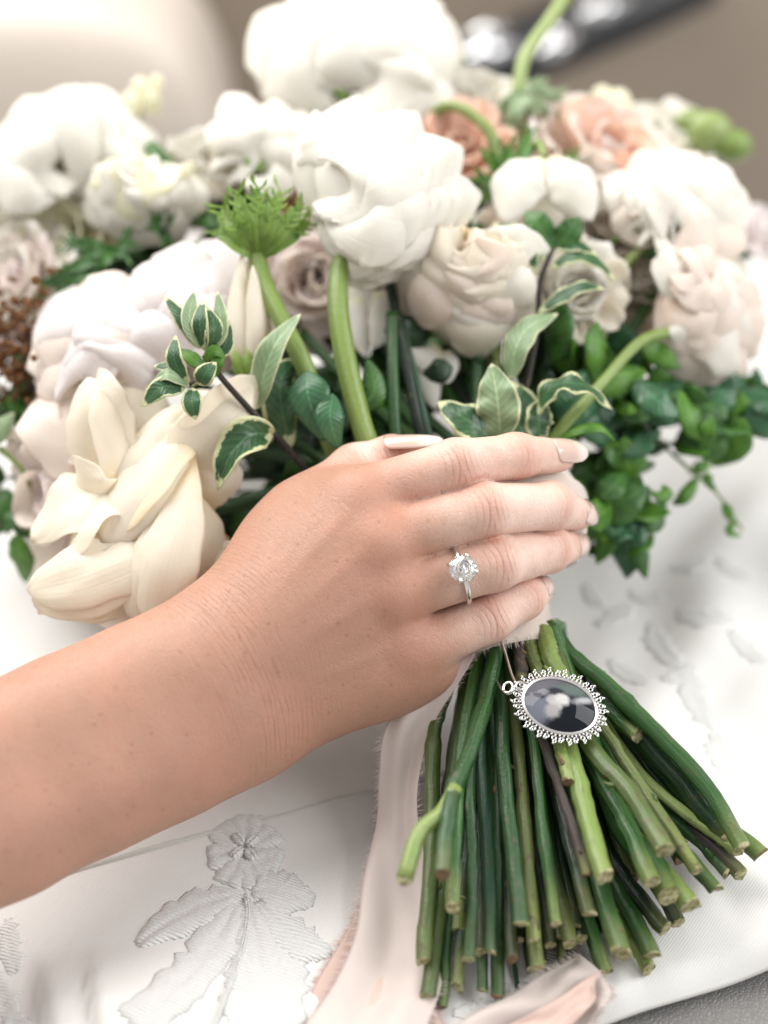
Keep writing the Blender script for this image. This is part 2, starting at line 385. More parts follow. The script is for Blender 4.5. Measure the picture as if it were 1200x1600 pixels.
# flower with scalloped petals and a small four-petal middle
fc = (383, 1332)
for k in range(7):
    a = 2 * np.pi * k / 7 + .3
    dx, dy = np.cos(a), np.sin(a) * .95
    sewn([(fc[0] + 10 * dx, fc[1] + 10 * dy), (fc[0] + 36 * dx, fc[1] + 38 * dy), (fc[0] + 60 * dx, fc[1] + 62 * dy)], [8, 26, 23], 'embroidered_petal', .15, 20 + k, 11, 12, .05)
for k in range(4):
    a = 2 * np.pi * k / 4 + .9
    dx, dy = np.cos(a), np.sin(a)
    o = sewn([(fc[0] + 3 * dx, fc[1] - 5 + 3 * dy), (fc[0] + 14 * dx, fc[1] - 5 + 14 * dy), (fc[0] + 27 * dx, fc[1] - 5 + 27 * dy)], [4, 9, 5], 'embroidered_centre_petal', .30, 40 + k, 9, 9, .03)
sewn([(378, 1398), (330, 1412), (270, 1440), (212, 1478)], [10, 30, 34, 8], 'embroidered_leaf', .16, 1)
sewn([(392, 1395), (420, 1392), (450, 1400), (492, 1408)], [8, 36, 40, 10], 'embroidered_leaf', .16, 2)
sewn([(376, 1404), (345, 1460), (290, 1530), (205, 1605)], [6, 34, 40, 30], 'embroidered_leaf', .14, 3)
sewn([(400, 1408), (440, 1450), (480, 1480), (520, 1490)], [8, 28, 30, 8], 'embroidered_leaf', .14, 5)
sewn([(384, 1404), (400, 1470), (415, 1550), (400, 1660)], [6, 34, 60, 60], 'embroidered_leaf', .13, 6, 15, 30)
sewn([(383, 1395), (388, 1430), (378, 1490), (352, 1560), (320, 1640)], [3.5, 4, 4, 4, 4], 'embroidered_stalk', .2, 7, 7, 40, .02)
# lace over the far knee and under the stems
for k, (x, y, a, L, w) in enumerate([(960, 960, -.5, 70, 22), (1010, 930, .2, 60, 18), (1040, 1010, 1.0, 90, 24), (985, 1050, .5, 80, 20), (1090, 1090, 1.2, 110, 26), (1000, 1130, .8, 60, 20),
        (1100, 960, .1, 90, 22), (1130, 1180, 1.3, 80, 26), (1060, 1050, -.4, 60, 18), (930, 930, .9, 50, 16), (880, 1530, -.3, 70, 16), (800, 1545, -.1, 80, 18), (860, 1490, .3, 60, 18), (750, 1575, -.2, 90, 20),
        (1150, 890, .5, 70, 20), (1080, 880, -.3, 70, 18), (1170, 1010, .7, 80, 18), (20, 1480, 1.4, 90, 20), (10, 1560, 1.2, 90, 20), (30, 1600, 1.0, 60, 20)]):
    dx, dy = np.cos(a), np.sin(a)
    sewn([(x - dx * L / 2, y - dy * L / 2), (x - dy * 6, y + dx * 6), (x + dx * L / 2, y + dy * L / 2)], [w * .4, w, w * .35], 'lace_motif', .07, 60 + k, 9, 16, .2)

# grey leather seat under the dress
m, nt = material('grey_leather'); oc = coord(nt)
vo = nd(nt, 'ShaderNodeTexVoronoi', Vector=nd(nt, 'ShaderNodeMapping', Vector=oc, Scale=(1, 1, 1)).outputs[0], Scale=7.0, Randomness=1.0); vo.feature = 'DISTANCE_TO_EDGE'
cr = ramp(nt, vo.outputs['Distance'], 0.0, .22)
lh = mth(nt, 'ADD', mth(nt, 'MULTIPLY', cr, .6), mth(nt, 'MULTIPLY', noise(nt, oc, .8, 4), 1.4))
out(nt, princ(nt, **{'Base Color': mixc(nt, noise(nt, oc, .5, 3), (.16, .15, .145), (.26, .25, .24)), 'Roughness': .42, 'Normal': bump(nt, lh, .35, .10)}).outputs[0]); MAT['leather'] = m
xs = np.linspace(-30, 34, 90); ys = np.linspace(8, 78, 80); Xg, Yg = np.meshgrid(xs, ys)
Zg = -1.25 - .012 * (Xg - 12)**2 * .3 + .12 * np.sin(Xg * .5 + Yg * .2) - 3.5 * np.clip((18 - Yg) / 10, 0, 1)**2 - 9 * np.clip((Yg - 60) / 14, 0, 1)**2 - .8 * np.clip((Yg - 30) / 10, 0, 1)
G = np.stack([Xg, Yg, Zg], -1).reshape(-1, 3); V, F = shell(G, grid_normals(G, 90, 80), .4, 90, 80)
o = mk('seat', V, F, MAT['leather']); o['kind'] = 'structure'

# far door panel, cream seat cushion, chrome trim
def plain(name, c, rough=.6, metal=0.0, nz=.08):
    m, nt = material(name); oc = coord(nt); n_ = noise(nt, oc, .12, 4)
    p = princ(nt, **{'Base Color': mixc(nt, n_, tuple(k * (1 - nz) for k in c), tuple(min(1, k * (1 + nz)) for k in c)), 'Roughness': rough, 'Metallic': metal, 'Normal': bump(nt, noise(nt, oc, 6, 3), .2, .05)})
    out(nt, p.outputs[0]); return m
MAT['taupe'] = plain('taupe_trim', (.30, .243, .19)); MAT['cream_seat'] = plain('cream_leather', (.62, .545, .475), .45)
MAT['chrome'] = plain('chrome', (.8, .8, .82), .16, 1.0, .02); MAT['black'] = plain('black_plastic', (.02, .02, .022), .4)
def slab(name, x0, x1, z0, z1, y, dep, mat, rad, parent=None, nx=40, nz=30, lean=0.0, bulge=2.0):
    """rounded cushion: a superellipse box with a bulged face"""
    th = np.linspace(-np.pi / 2, np.pi / 2, nz); ph = np.linspace(-np.pi, np.pi, nx, endpoint=False)
    e = rad
    def sp(c, p): return np.sign(c) * np.abs(c)**p
    T, Ph = np.meshgrid(th, ph, indexing='ij')
    x = sp(np.cos(T), e) * sp(np.cos(Ph), e); yy = sp(np.cos(T), e) * sp(np.sin(Ph), e); z = sp(np.sin(T), e)
    V = np.stack([(x0 + x1) / 2 + x * (x1 - x0) / 2, y + dep / 2 + yy * dep / 2, (z0 + z1) / 2 + z * (z1 - z0) / 2], -1).reshape(-1, 3)
    V[:, 1] += lean * (V[:, 2] - z0)
    F = []
    for i in range(nz - 1):
        for j in range(nx):
            k = (j + 1) % nx; F.append([i * nx + j, i * nx + k, (i + 1) * nx + k, (i + 1) * nx + j])
    return mk(name, V, F, mat, parent)
o = slab('door_panel', -75, 75, -75, 45, 101, 6, MAT['taupe'], .12, lean=.05); o['kind'] = 'structure'
o = slab('seat_cushion', -62, -9.5, -60, 2.5, 84, 14, MAT['cream_seat'], .28, lean=.02); o['kind'] = 'structure'
tr_ = thing('door_trim', 'chrome door trim strip with dark recess on the taupe panel', 'trim', P(830, 70, 104))
V, F, uv = tube([(690, 118, 104), (780, 92, 104.5), (880, 55, 105), (985, 12, 105.5), (1100, -40, 106)], [2.0, 2.2, 2.2, 2.1, 2.0], 12, 30); mk('recess', V, F, MAT['black'], tr_)
for (a, b) in (((715, 92, 102), (808, 70, 102.5)), ((850, 62, 102.8), (885, 42, 103)), ((905, 26, 103), (985, -2, 103.6)), ((730, 60, 102), (790, 40, 102.5)), ((900, 55, 103), (840, 84, 102.5))):
    V, F, uv = tube([a, tuple((np.array(a) + b) / 2 + [0, 1, -.3]), b], [.35, .75, .35], 12, 14); mk('chrome_bar', V, F, MAT['chrome'], tr_)

# ------------------------------------------------------------------ the arm and hand: one continuous skin
ARM = dict(
 fore=[(-330, 1378, 43.4), (-60, 1262, 46.2), (170, 1158, 48.2), (335, 1086, 49.2)], )
FING = {   # joint chain (px, py, depth) and radii in cm
 'index': ([(560, 778, 49.2), (712, 726, 48.95), (806, 713, 49.85), (874, 712, 50.95)], [.90, .765, .69, .52]),
 'middle': ([(592, 846, 48.75), (755, 797, 48.75), (860, 790, 50.0), (903, 803, 51.5)], [.95, .82, .72, .52]),
 'ring': ([(608, 926, 48.85), (770, 880, 49.05), (856, 859, 50.6), (893, 853, 51.9)], [.98, .83, .70, .50]),
 'little': ([(640, 1014, 49.6), (764, 967, 49.8), (818, 935, 50.5), (838, 923, 51.2)], [.98, .705, .635, .53]),
 'thumb': ([(478, 812, 50.7), (556, 737, 51.35), (612, 717, 51.45), (655, 708, 51.4)], [1.18, .86, .72, .48]),
}
WRr, WRu = (330, 1040, 49.0), (372, 1122, 49.4)
META = [ (WRr, (545, 795, 49.1), 1.55, 1.08), ((345, 1055, 48.9), (572, 858, 48.75), 1.5, 1.12), ((360, 1080, 49.0), (585, 930, 48.85), 1.5, 1.08),
         (WRu, (612, 1010, 49.5), 1.5, 1.0), ((420, 1100, 50.3), (660, 1032, 50.5), 1.68, 1.12), ((520, 1010, 50.6), (600, 1030, 50.7), 1.6, 1.4),
         ((330, 1010, 49.6), (478, 815, 50.7), 1.48, 1.16), ((450, 850, 50.4), (560, 790, 50.2), 1.2, 1.0), ((430, 960, 50.8), (560, 850, 51.2), 1.5, 1.2) ]
def smin(a, b, k):
    h = np.maximum(k - np.abs(a - b), 0) / k
    return np.minimum(a, b) - h * h * k * .25
def cone(p, a, b, r1, r2):
    ba = b - a; l2 = ba @ ba; rr = r1 - r2; a2 = l2 - rr * rr; il2 = 1 / l2
    pa = p - a; y = pa @ ba; z = y - l2; x = pa * l2 - y[:, None] * ba; x2 = (x * x).sum(1)
    y2 = y * y * l2; z2 = z * z * l2; k = np.sign(rr) * rr * rr * x2
    res = (np.sqrt(x2 * a2 * il2) + y * rr) * il2 - r1
    c1 = np.sign(z) * a2 * z2 > k; c2 = np.sign(y) * a2 * y2 < k
    res = np.where(c1, np.sqrt(x2 + z2) * il2 - r2, np.where(c2, np.sqrt(x2 + y2) * il2 - r1, res))
    return res
FW = {k: (A(v[0]), v[1]) for k, v in FING.items()}
MW = [(P(*a), P(*b), r1, r2) for a, b, r1, r2 in META]
fa = catmull(A(ARM['fore']), 6)
perp = unit(P(372, 1122, 49.2) - P(330, 1040, 49.2))
# knuckle bumps: (centre, radius)
KN = [(P(572, 782, 48.85), .84), (P(598, 850, 48.35), .90), (P(616, 922, 48.5), .82), (P(632, 1000, 49.2), .74), (P(352, 1140, 48.9), .9)]
def hand_sdf(p):
    palm = None
    for a, b, r1, r2 in MW:
        c = cone(p, a, b, r1, r2); palm = c if palm is None else smin(palm, c, 1.3)
    for i in range(len(fa) - 1):
        f0, f1 = i / (len(fa) - 1), (i + 1) / (len(fa) - 1)
        w0, w1 = 1.08 - .06 * f0, 1.08 - .06 * f1; r0, r1 = 1.80 - .16 * f0, 1.80 - .16 * f1
        for s in (-1, 1):
            c = cone(p, fa[i] + s * perp * w0, fa[i + 1] + s * perp * w1, r0, r1); palm = smin(palm, c, 1.4)
    for c, r in KN: palm = smin(palm, np.linalg.norm(p - c, axis=1) - r, .55)
    res = None
    for name, (J, R) in FW.items():
        f = None
        for i in range(3):
            c = cone(p, J[i], J[i + 1], R[i], R[i + 1]); f = c if f is None else smin(f, c, .30)
        q = smin(palm, f, .75 if name == 'thumb' else .42)
        res = q if res is None else smin(res, q, .07)
    return res

def surface_net(f, lo, hi, h):
    n = np.ceil((hi - lo) / h / 4).astype(int) * 4 + 1
    ax = [lo[i] + h * np.arange(n[i]) for i in range(3)]
    nc = (n - 1) // 4
    cx = [lo[i] + 4 * h * (np.arange(nc[i]) + .5) for i in range(3)]
    g = np.stack(np.meshgrid(*cx, indexing='ij'), -1).reshape(-1, 3)
    near = (np.abs(f(g)) < 4 * h * 1.6).reshape(nc)
    full = np.ones(n, np.float32)
    act = np.argwhere(near)
    o = np.stack(np.meshgrid(*[np.arange(5)] * 3, indexing='ij'), -1).reshape(-1, 3)
    idx = np.unique(((act[:, None] * 4 + o[None]).reshape(-1, 3) * np.array([n[1] * n[2], n[2], 1])).sum(1))
    ii = np.stack(np.unravel_index(idx, n), -1)
    val = np.concatenate([f(lo + h * c) for c in np.array_split(ii, max(1, len(ii) // 100000))])
    # deep inside stays positive-outside flagged only near the surface: fill sign from the coarse grid
    sg = np.sign(f(g)).reshape(nc); full[:-1, :-1, :-1] = np.repeat(np.repeat(np.repeat(sg, 4, 0), 4, 1), 4, 2)
    full.ravel()[idx] = val
    S = full < 0; c = np.zeros([k - 1 for k in n], np.int8)
    for a in (0, 1):
        for b in (0, 1):
            for d in (0, 1): c += S[a:n[0] - 1 + a, b:n[1] - 1 + b, d:n[2] - 1 + d]
    cell = (c > 0) & (c < 8); vid = -np.ones(cell.shape, int); cc = np.argwhere(cell); vid[cell] = np.arange(len(cc))
    V = lo + h * (cc + .5)
    e = .02
    for _ in range(4):
        d0 = f(V); gr = np.stack([f(V + e * np.eye(3)[i]) - f(V - e * np.eye(3)[i]) for i in range(3)], 1) / (2 * e)
        V = V - np.clip(d0 / np.maximum((gr * gr).sum(1), .2), -h, h)[:, None] * gr
    F = []
    for a in range(3):
        b, d = (a + 1) % 3, (a + 2) % 3
        sl0 = [slice(None)] * 3; sl1 = [slice(None)] * 3; sl0[a] = slice(0, -1); sl1[a] = slice(1, None)
        E = S[tuple(sl0)] != S[tuple(sl1)]; ed = np.argwhere(E); ins = S[tuple(sl0)][E]
        ok = (ed[:, b] > 0) & (ed[:, d] > 0) & (ed[:, b] < n[b] - 1) & (ed[:, d] < n[d] - 1); ed, ins = ed[ok], ins[ok]
        q = []
        for (ob, od) in ((1, 1), (0, 1), (0, 0), (1, 0)):
            k = ed.copy(); k[:, b] -= ob; k[:, d] -= od; q.append(vid[k[:, 0], k[:, 1], k[:, 2]])
        q = np.stack(q, 1); q[~ins] = q[~ins][:, ::-1]; F.append(q[(q >= 0).all(1)])
    return V, np.vstack(F), gr

allp = np.vstack([FW[k][0] for k in FW] + [fa, [m[0] for m in MW], [m[1] for m in MW]])
HV, HF, HG = surface_net(hand_sdf, allp.min(0) - [1.0, 3.6, 3.6], allp.max(0) + [1.4, 3.0, 3.2], .057)
HN = unit(HG)
# creases across the finger joints and knuckle skin folds
js = np.zeros(len(HV)); jm = np.zeros(len(HV)); disp = np.zeros(len(HV)); red = np.zeros(len(HV)); pale = np.zeros(len(HV))
tocam = unit(CAM - HV); facing = np.clip((HN * tocam).sum(1), 0, 1)
for name, (J, R) in FW.items():
    for ji, amp, sg in ((1, .060, .30), (2, .030, .20)):
        ax = unit(unit(J[ji + 1] - J[ji]) + unit(J[ji] - J[ji - 1])); rel = HV - J[ji]; s = rel @ ax
        dr = np.linalg.norm(rel - s[:, None] * ax, axis=1); near = (dr < R[ji] * 1.35) & (np.abs(s) < 1.0)
        side = unit(np.cross(ax, tocam.mean(0))); tt = rel @ side
        bow = .10 * np.cos(tt / R[ji] * 2.2)
        m_ = near * np.exp(-(s / (sg * 1.6))**2) * np.clip(facing * 1.6 - .35, 0, 1) * np.exp(-(tt / (R[ji] * .8))**2)
        ss = s + bow * np.sign(s)
        gro = sum(np.exp(-((ss - o) / .055)**2) * w for o, w in ((-.33, .5), (-.17, .9), (-.01, 1.0), (.15, .9), (.30, .5)))
        upd = m_ > jm; js = np.where(upd, ss, js); jm = np.maximum(jm, m_ * (1.0 if ji == 1 else .6))
        disp -= amp * gro * m_; disp += amp * .8 * m_
        red += .55 * near * np.exp(-(s / .35)**2)
    a0, b0 = J[0], J[-1]; s = ((HV - a0) @ (b0 - a0)) / ((b0 - a0) @ (b0 - a0))
    line = np.min([np.linalg.norm(HV - (J[i] + np.clip(((HV - J[i]) @ (J[i + 1] - J[i])) / ((J[i + 1] - J[i]) @ (J[i + 1] - J[i])), 0, 1)[:, None] * (J[i + 1] - J[i])), axis=1) for i in range(3)], axis=0)
    pale = np.maximum(pale, np.clip((1.25 - line) / .4, 0, 1) * np.clip((s - .05) * 2.6, 0, 1))
    tipd = np.linalg.norm(HV - J[3], axis=1); red += .45 * np.exp(-(tipd / .75)**2)
for c, r in KN[:4]: red += .85 * np.exp(-(np.linalg.norm(HV - c, axis=1) / .85)**2)
# extensor tendons: faint ridges to each knuckle
for i in range(4):
    a, b = MW[i][0], MW[i][1]; ba = b - a; s = np.clip(((HV - a) @ ba) / (ba @ ba), 0, 1)
    rel = HV - (a + s[:, None] * ba); nn = rel - (rel * tocam).sum(1)[:, None] * tocam
    disp += .06 * np.exp(-(np.linalg.norm(nn, axis=1) / .22)**2) * np.clip((s - .45) * 3, 0, 1) * (1 - s)**.3 * (facing > .3)
HV = HV + HN * disp[:, None]
armax = unit(P(335, 1086, 49.2) - P(-60, 1262, 46.2)); along = (HV - P(372, 1075, 49.2)) @ armax
across = (HV - P(372, 1075, 49.2)) @ perp
wr = np.exp(-((along - .3) / 1.5)**2)

m, nt = material('skin')
def att(n): a = nt.nodes.new('ShaderNodeAttribute'); a.attribute_name = n; return a.outputs['Fac']
oc = coord(nt); al, ac = att('along'), att('across')
n1 = noise(nt, oc, .55, 4); n2 = noise(nt, oc, 2.4, 4, .6)
col = mixc(nt, att('pale'), (.42, .228, .158), (.76, .55, .465))
col = mixc(nt, mth(nt, 'MULTIPLY', att('red'), .60, clamp=True), col, (.50, .18, .12))
col = mixc(nt, mth(nt, 'MULTIPLY', ramp(nt, n1, .35, .7), .4), col, (.52, .25, .17))
col = mixc(nt, mth(nt, 'MULTIPLY', ramp(nt, n2, .45, .75), .16), col, (.31, .145, .08))
vf = nd(nt, 'ShaderNodeTexVoronoi', Vector=oc, Scale=2.6, Randomness=1.0)
fr = mth(nt, 'MULTIPLY', mth(nt, 'MULTIPLY', ramp(nt, vf.outputs['Distance'], .07, .22, 1, 0), ramp(nt, noise(nt, oc, 1.3, 2), .42, .56)), mth(nt, 'SUBTRACT', 1.0, att('pale')))
col = mixc(nt, mth(nt, 'MULTIPLY', fr, .34), col, (.21, .08, .04))
# fine skin lines: crackle stretched across the hand, long creases at the wrist
cv = nd(nt, 'ShaderNodeCombineXYZ', i0=mth(nt, 'MULTIPLY', al, 1.0), i1=mth(nt, 'MULTIPLY', ac, .45)).outputs[0]
vo = nd(nt, 'ShaderNodeTexVoronoi', Vector=oc, Scale=11.0); vo.feature = 'DISTANCE_TO_EDGE'
vo2 = nd(nt, 'ShaderNodeTexVoronoi', Vector=cv, Scale=8.0); vo2.feature = 'DISTANCE_TO_EDGE'
wl = nd(nt, 'ShaderNodeTexWave', Vector=nd(nt, 'ShaderNodeCombineXYZ', i0=mth(nt, 'ADD', al, mth(nt, 'MULTIPLY', mth(nt, 'POWER', ac, 2.0), .05)), i1=mth(nt, 'MULTIPLY', ac, .16)).outputs[0], Scale=1.9, Distortion=9.0, Detail=4.0)
wl.inputs['Detail Scale'].default_value = 1.6
wcre = mth(nt, 'MULTIPLY', mth(nt, 'MULTIPLY', ramp(nt, wl.outputs['Fac'], .0, .30, 1, 0), att('wrist')), ramp(nt, noise(nt, oc, .9, 3), .36, .62))
hgt = mth(nt, 'ADD', mth(nt, 'MULTIPLY', ramp(nt, vo.outputs['Distance'], 0, .12), .5), mth(nt, 'MULTIPLY', ramp(nt, vo2.outputs['Distance'], 0, .10), .6))
hgt = mth(nt, 'ADD', hgt, mth(nt, 'MULTIPLY', noise(nt, oc, 6, 4), .5))
jw = nd(nt, 'ShaderNodeTexWave', Vector=nd(nt, 'ShaderNodeCombineXYZ', i0=att('js'), i1=mth(nt, 'MULTIPLY', noise(nt, oc, 2.5, 2), .25)).outputs[0], Scale=1.7, Distortion=5.0, Detail=3.0)
jcr = mth(nt, 'MULTIPLY', ramp(nt, jw.outputs['Fac'], .0, .35, 1, 0), att('jm'))
foll = mth(nt, 'MULTIPLY', ramp(nt, nd(nt, 'ShaderNodeTexVoronoi', Vector=oc, Scale=4.6).outputs['Distance'], .04, .13, 1, 0), mth(nt, 'SUBTRACT', 1.0, att('pale')))
col = mixc(nt, mth(nt, 'MULTIPLY', foll, .22), col, (.18, .085, .05))
col = mixc(nt, mth(nt, 'MULTIPLY', jcr, .38), col, (.36, .14, .09))
nb = bump(nt, hgt, .42, .028)
nb = bump(nt, mth(nt, 'SUBTRACT', 1.0, jcr), .5, .05, nb)
nb = bump(nt, mth(nt, 'SUBTRACT', 1.0, wcre), .38, .025, nb)
col = mixc(nt, mth(nt, 'MULTIPLY', wcre, .28), col, (.23, .095, .05))
p = princ(nt, **{'Base Color': col, 'Roughness': mth(nt, 'ADD', .40, mth(nt, 'MULTIPLY', n2, .18)), 'Normal': nb, 'Subsurface Weight': .22, 'Subsurface Scale': .006})
p.inputs['Subsurface Radius'].default_value = (1.0, .38, .22); p.inputs['Specular IOR Level'].default_value = .5
out(nt, p.outputs[0]); MAT['skin'] = m

person = thing('person', 'bare tanned forearm and hand with almond nails gripping the bouquet handle', 'person', P(330, 1110, 52))
mk('hand', HV, HF, MAT['skin'], person, attrs={'red': np.clip(red, 0, 1), 'pale': pale, 'along': along, 'across': across, 'wrist': wr, 'js': js, 'jm': jm})

m, nt = material('nail_polish'); u, v, uvv = uvxy(nt); oc = coord(nt)
ncol = mixc(nt, ramp(nt, v, .45, .8), (.62, .43, .36), (.76, .62, .555))
p = princ(nt, **{'Base Color': ncol, 'Roughness': .10, 'Subsurface Weight': .15, 'Subsurface Scale': .003, 'Normal': bump(nt, noise(nt, oc, 1.5, 2), .05, .05)})
p.inputs['Coat Weight'].default_value = 1.0; p.inputs['Coat Roughness'].default_value = .06
out(nt, p.outputs[0]); MAT['nail'] = m
def nail(root, tip, dorsal, L, w, rn, lift=0.0, drop=.12, tap=1.0):
    t = unit(tip - root); n = unit(dorsal - (dorsal @ t) * t); s = np.cross(t, n)
    nu, nv = 11, 16; v = np.linspace(0, 1, nv); u = np.linspace(-1, 1, nu); U, VV = np.meshgrid(u, v)
    W = w * np.interp(v, [0, .06, .18, .5, .75, .9, .97, 1], [.72, .88, .97, 1, .82, .52, .27, .03])[:, None]
    an = U * W / rn
    G = root + t * (VV * L)[..., None] + s * (rn * np.sin(an))[..., None] + n * (rn * (np.cos(an) - 1) + lift - drop * VV**2 + .05 * np.sin(np.pi * VV))[..., None]
    # cuticle end rounds back
    G = G - t * (.10 * U**2 * np.clip(1 - VV * 6, 0, 1) * -1)[..., None]
    G = G.reshape(-1, 3); V, F = shell(G, grid_normals(G, nu, nv), .045, nu, nv)
    uv = np.stack([U.ravel() * .5 + .5, VV.ravel()], 1)
    mk('fingernail', V, F, MAT['nail'], person, uv=np.vstack([uv, uv]))
def on_skin(pt, direction):
    """walk from a joint outwards until the skin is reached"""
    d = unit(direction); q = np.array(pt, float)
    for _ in range(40):
        s = hand_sdf(q[None])[0]
        if s > -.004: break
        q = q + d * max(-s * .8, .004)
    return q
def finger_nail(name, back, dorsal, L, w, rn, lift=.0, drop=.1, aim=None):
    J, R = FW[name]; t = unit(J[3] - J[2]) if aim is None else unit(aim); n = unit(dorsal - (dorsal @ t) * t)
    c = J[3] - t * back; r0 = on_skin(c, n) + n * lift
    r1 = on_skin(J[3] + t * .12, n) + n * lift
    tt = unit(r1 - r0); nail(r0, r0 + tt, n, L, w, rn, 0.0, drop)
finger_nail('index', .62, camvec(.15, .42, 1.0), 1.62, .50, .56, .01, .10)
finger_nail('middle', .45, camvec(.85, .20, .75), 1.35, .47, .52, .0, .12)
finger_nail('ring', .40, camvec(.88, .10, .65), 1.25, .44, .48, .0, .12)
finger_nail('little', .30, camvec(.8, .42, .6), .95, .36, .42, .0, .12)
nail(P(598, 687, 50.62), P(688, 683, 50.55), camvec(0, .80, .60), 1.90, .42, .50, .0, .10)
# ------------------------------------------------------------------ jewellery
def metal(name, c, rough):
    m, nt = material(name); oc = coord(nt); n_ = noise(nt, oc, 5, 3)
    out(nt, princ(nt, **{'Base Color': (*c, 1), 'Metallic': 1.0, 'Roughness': mth(nt, 'ADD', rough, mth(nt, 'MULTIPLY', n_, .12)), 'Normal': bump(nt, n_, .08, .02)}).outputs[0]); return m
MAT['silver'] = metal('polished_silver', (.80, .79, .78), .10); MAT['old_silver'] = metal('antique_silver', (.72, .70, .69), .22)
m, nt = material('diamond'); g = nd(nt, 'ShaderNodeBsdfGlass', IOR=2.2, Roughness=0.0, Color=(1, 1, .99, 1)); out(nt, g.outputs[0]); MAT['diamond'] = m

def frame(n, ref):
    n = unit(n); x = unit(np.asarray(ref) - (np.asarray(ref) @ n) * n); return x, np.cross(n, x), n
def torus(c, x, y, R, r, seg=48, ts=10, ry=None):
    a = np.linspace(0, 2 * np.pi, seg, endpoint=False); n = np.cross(x, y); ry = ry or R
    V = []
    for t in a:
        d = unit(x * np.cos(t) / R + y * np.sin(t) / ry) if ry != R else x * np.cos(t) + y * np.sin(t)
        p = c + x * R * np.cos(t) + y * ry * np.sin(t)
        for k in np.linspace(0, 2 * np.pi, ts, endpoint=False): V.append(p + r * (np.cos(k) * d + np.sin(k) * n))
    F = []
    for i in range(seg):
        for j in range(ts):
            i2, j2 = (i + 1) % seg, (j + 1) % ts; F.append([i * ts + j, i2 * ts + j, i2 * ts + j2, i * ts + j2])
    return np.array(V), F
J, R = FW['ring']
fdir = unit(J[1] - J[0] + .25 * (P(735, 880, 49) - P(720, 885, 49)))
rc = J[0] + (J[1] - J[0]) * .685; rr = .98 + (.83 - .98) * .685 + .06
rdn = camvec(.12, .16, 1.0); rdn = unit(rdn - (rdn @ fdir) * fdir)       # towards the stone
rsd = np.cross(fdir, rdn)
ring = thing('engagement_ring', 'silver solitaire ring with round diamond worn on the ring finger', 'ring', rc)
V, F = torus(rc, rdn, rsd, rr, .085, 64, 10); mk('band', V, F, MAT['silver'], ring)
dc = rc + rdn * (rr + .34); DR = .425
dn = unit(rdn + .10 * UPV + .05 * RGT)
dx, dy, dn = frame(dn, fdir)
def diamond():
    n = 16; V = []; F = []
    def ringv(r, z, m_, off): return [dc + dx * r * np.cos(2 * np.pi * (k + off) / m_) + dy * r * np.sin(2 * np.pi * (k + off) / m_) + dn * z for k in range(m_)]
    V += ringv(DR, 0, 16, 0); V += ringv(DR, -.018, 16, 0); V += ringv(DR * .80, .085, 8, .5); V += ringv(DR * .56, .142, 8, 0); V += ringv(DR * .45, -.215, 8, .5); V.append(dc - dn * .40)
    g0, g1, c0, t0, p0, cu = 0, 16, 32, 40, 48, 56
    F.append([t0 + k for k in range(8)])
    for k in range(8):
        k1 = (k + 1) % 8; kp = (k - 1) % 8
        F.append([t0 + k, c0 + k, t0 + k1])                                   # star facets
        F.append([t0 + k, c0 + kp, g0 + 2 * k]); F.append([t0 + k, g0 + 2 * k, c0 + k])   # bezel kites (two tris)
        F.append([c0 + k, g0 + 2 * k, g0 + 2 * k + 1]); F.append([c0 + k, g0 + 2 * k + 1, g0 + (2 * k + 2) % 16])
        F.append([p0 + k, g1 + 2 * k + 1, g1 + 2 * k]); F.append([p0 + k, g1 + (2 * k + 2) % 16, g1 + 2 * k + 1])
        F.append([p0 + kp, p0 + k, g1 + 2 * k]); F.append([cu, p0 + k, p0 + kp])
    for k in range(16):
        k1 = (k + 1) % 16; F.append([g0 + k, g1 + k, g1 + k1, g0 + k1])
    return np.array(V), F
V, F = diamond(); mk('diamond', V, F, MAT['diamond'], ring, smooth=False)
V, F = torus(rc + rdn * (rr + .13), dx, dy, .17, .035, 24, 8); setc = mk('setting_collar', V, F, MAT['silver'], ring)
for k in range(4):
    a = np.pi / 4 + k * np.pi / 2 + .25
    e = dx * np.cos(a) + dy * np.sin(a)
    V, F, uv = tube(np.array([rc + rdn * (rr + .02) + e * .06, dc - dn * .20 + e * .30, dc + e * (DR + .03) - dn * .02, dc + dn * .07 + e * (DR - .03)]), [.05, .045, .05, .05], 8, 12, world=True)
    b = ball(dc + dn * .075 + e * (DR - .03), .07, 8, 6); mk('prong', *join([(V, F), b])[:2], MAT['silver'], setc)

# oval photo charm with filigree rim
mc = P(874, 1104, 48.6)
mn = camvec(.10, .62, 1.0)
mx, my, mn = frame(mn, camvec(.93, -.37, .0))
charm = thing('photo_charm', 'oval silver filigree charm with black and white picture under glass', 'charm', mc)
RA, RB = 1.10, .84
m, nt = material('charm_picture'); u, v, uvv = uvxy(nt)
def blob(cx, cy, rx, ry, soft=.35, rot=0.0, wob=.12):
    mp = nd(nt, 'ShaderNodeMapping', Vector=nd(nt, 'ShaderNodeVectorMath', i0=uvv, i1=(-cx, -cy, 0)).outputs[0], Rotation=(0, 0, rot)).outputs[0]
    sx = nd(nt, 'ShaderNodeSeparateXYZ', i0=mp)
    d = mth(nt, 'SQRT', mth(nt, 'ADD', mth(nt, 'POWER', mth(nt, 'DIVIDE', sx.outputs[0], rx), 2.0), mth(nt, 'POWER', mth(nt, 'DIVIDE', sx.outputs[1], ry), 2.0)))
    d = mth(nt, 'ADD', d, mth(nt, 'MULTIPLY', mth(nt, 'SUBTRACT', noise(nt, uvv, 14, 4), .5), wob * 6))
    return ramp(nt, d, 1 - soft * 1.6, 1 + soft * 1.6, 1, 0)
c = mixc(nt, ramp(nt, u, .1, .9), (.13, .13, .15), (.02, .02, .025))
c = mixc(nt, blob(.70, .30, .46, .42, .12, .25, .04), c, (.006, .008, .012))
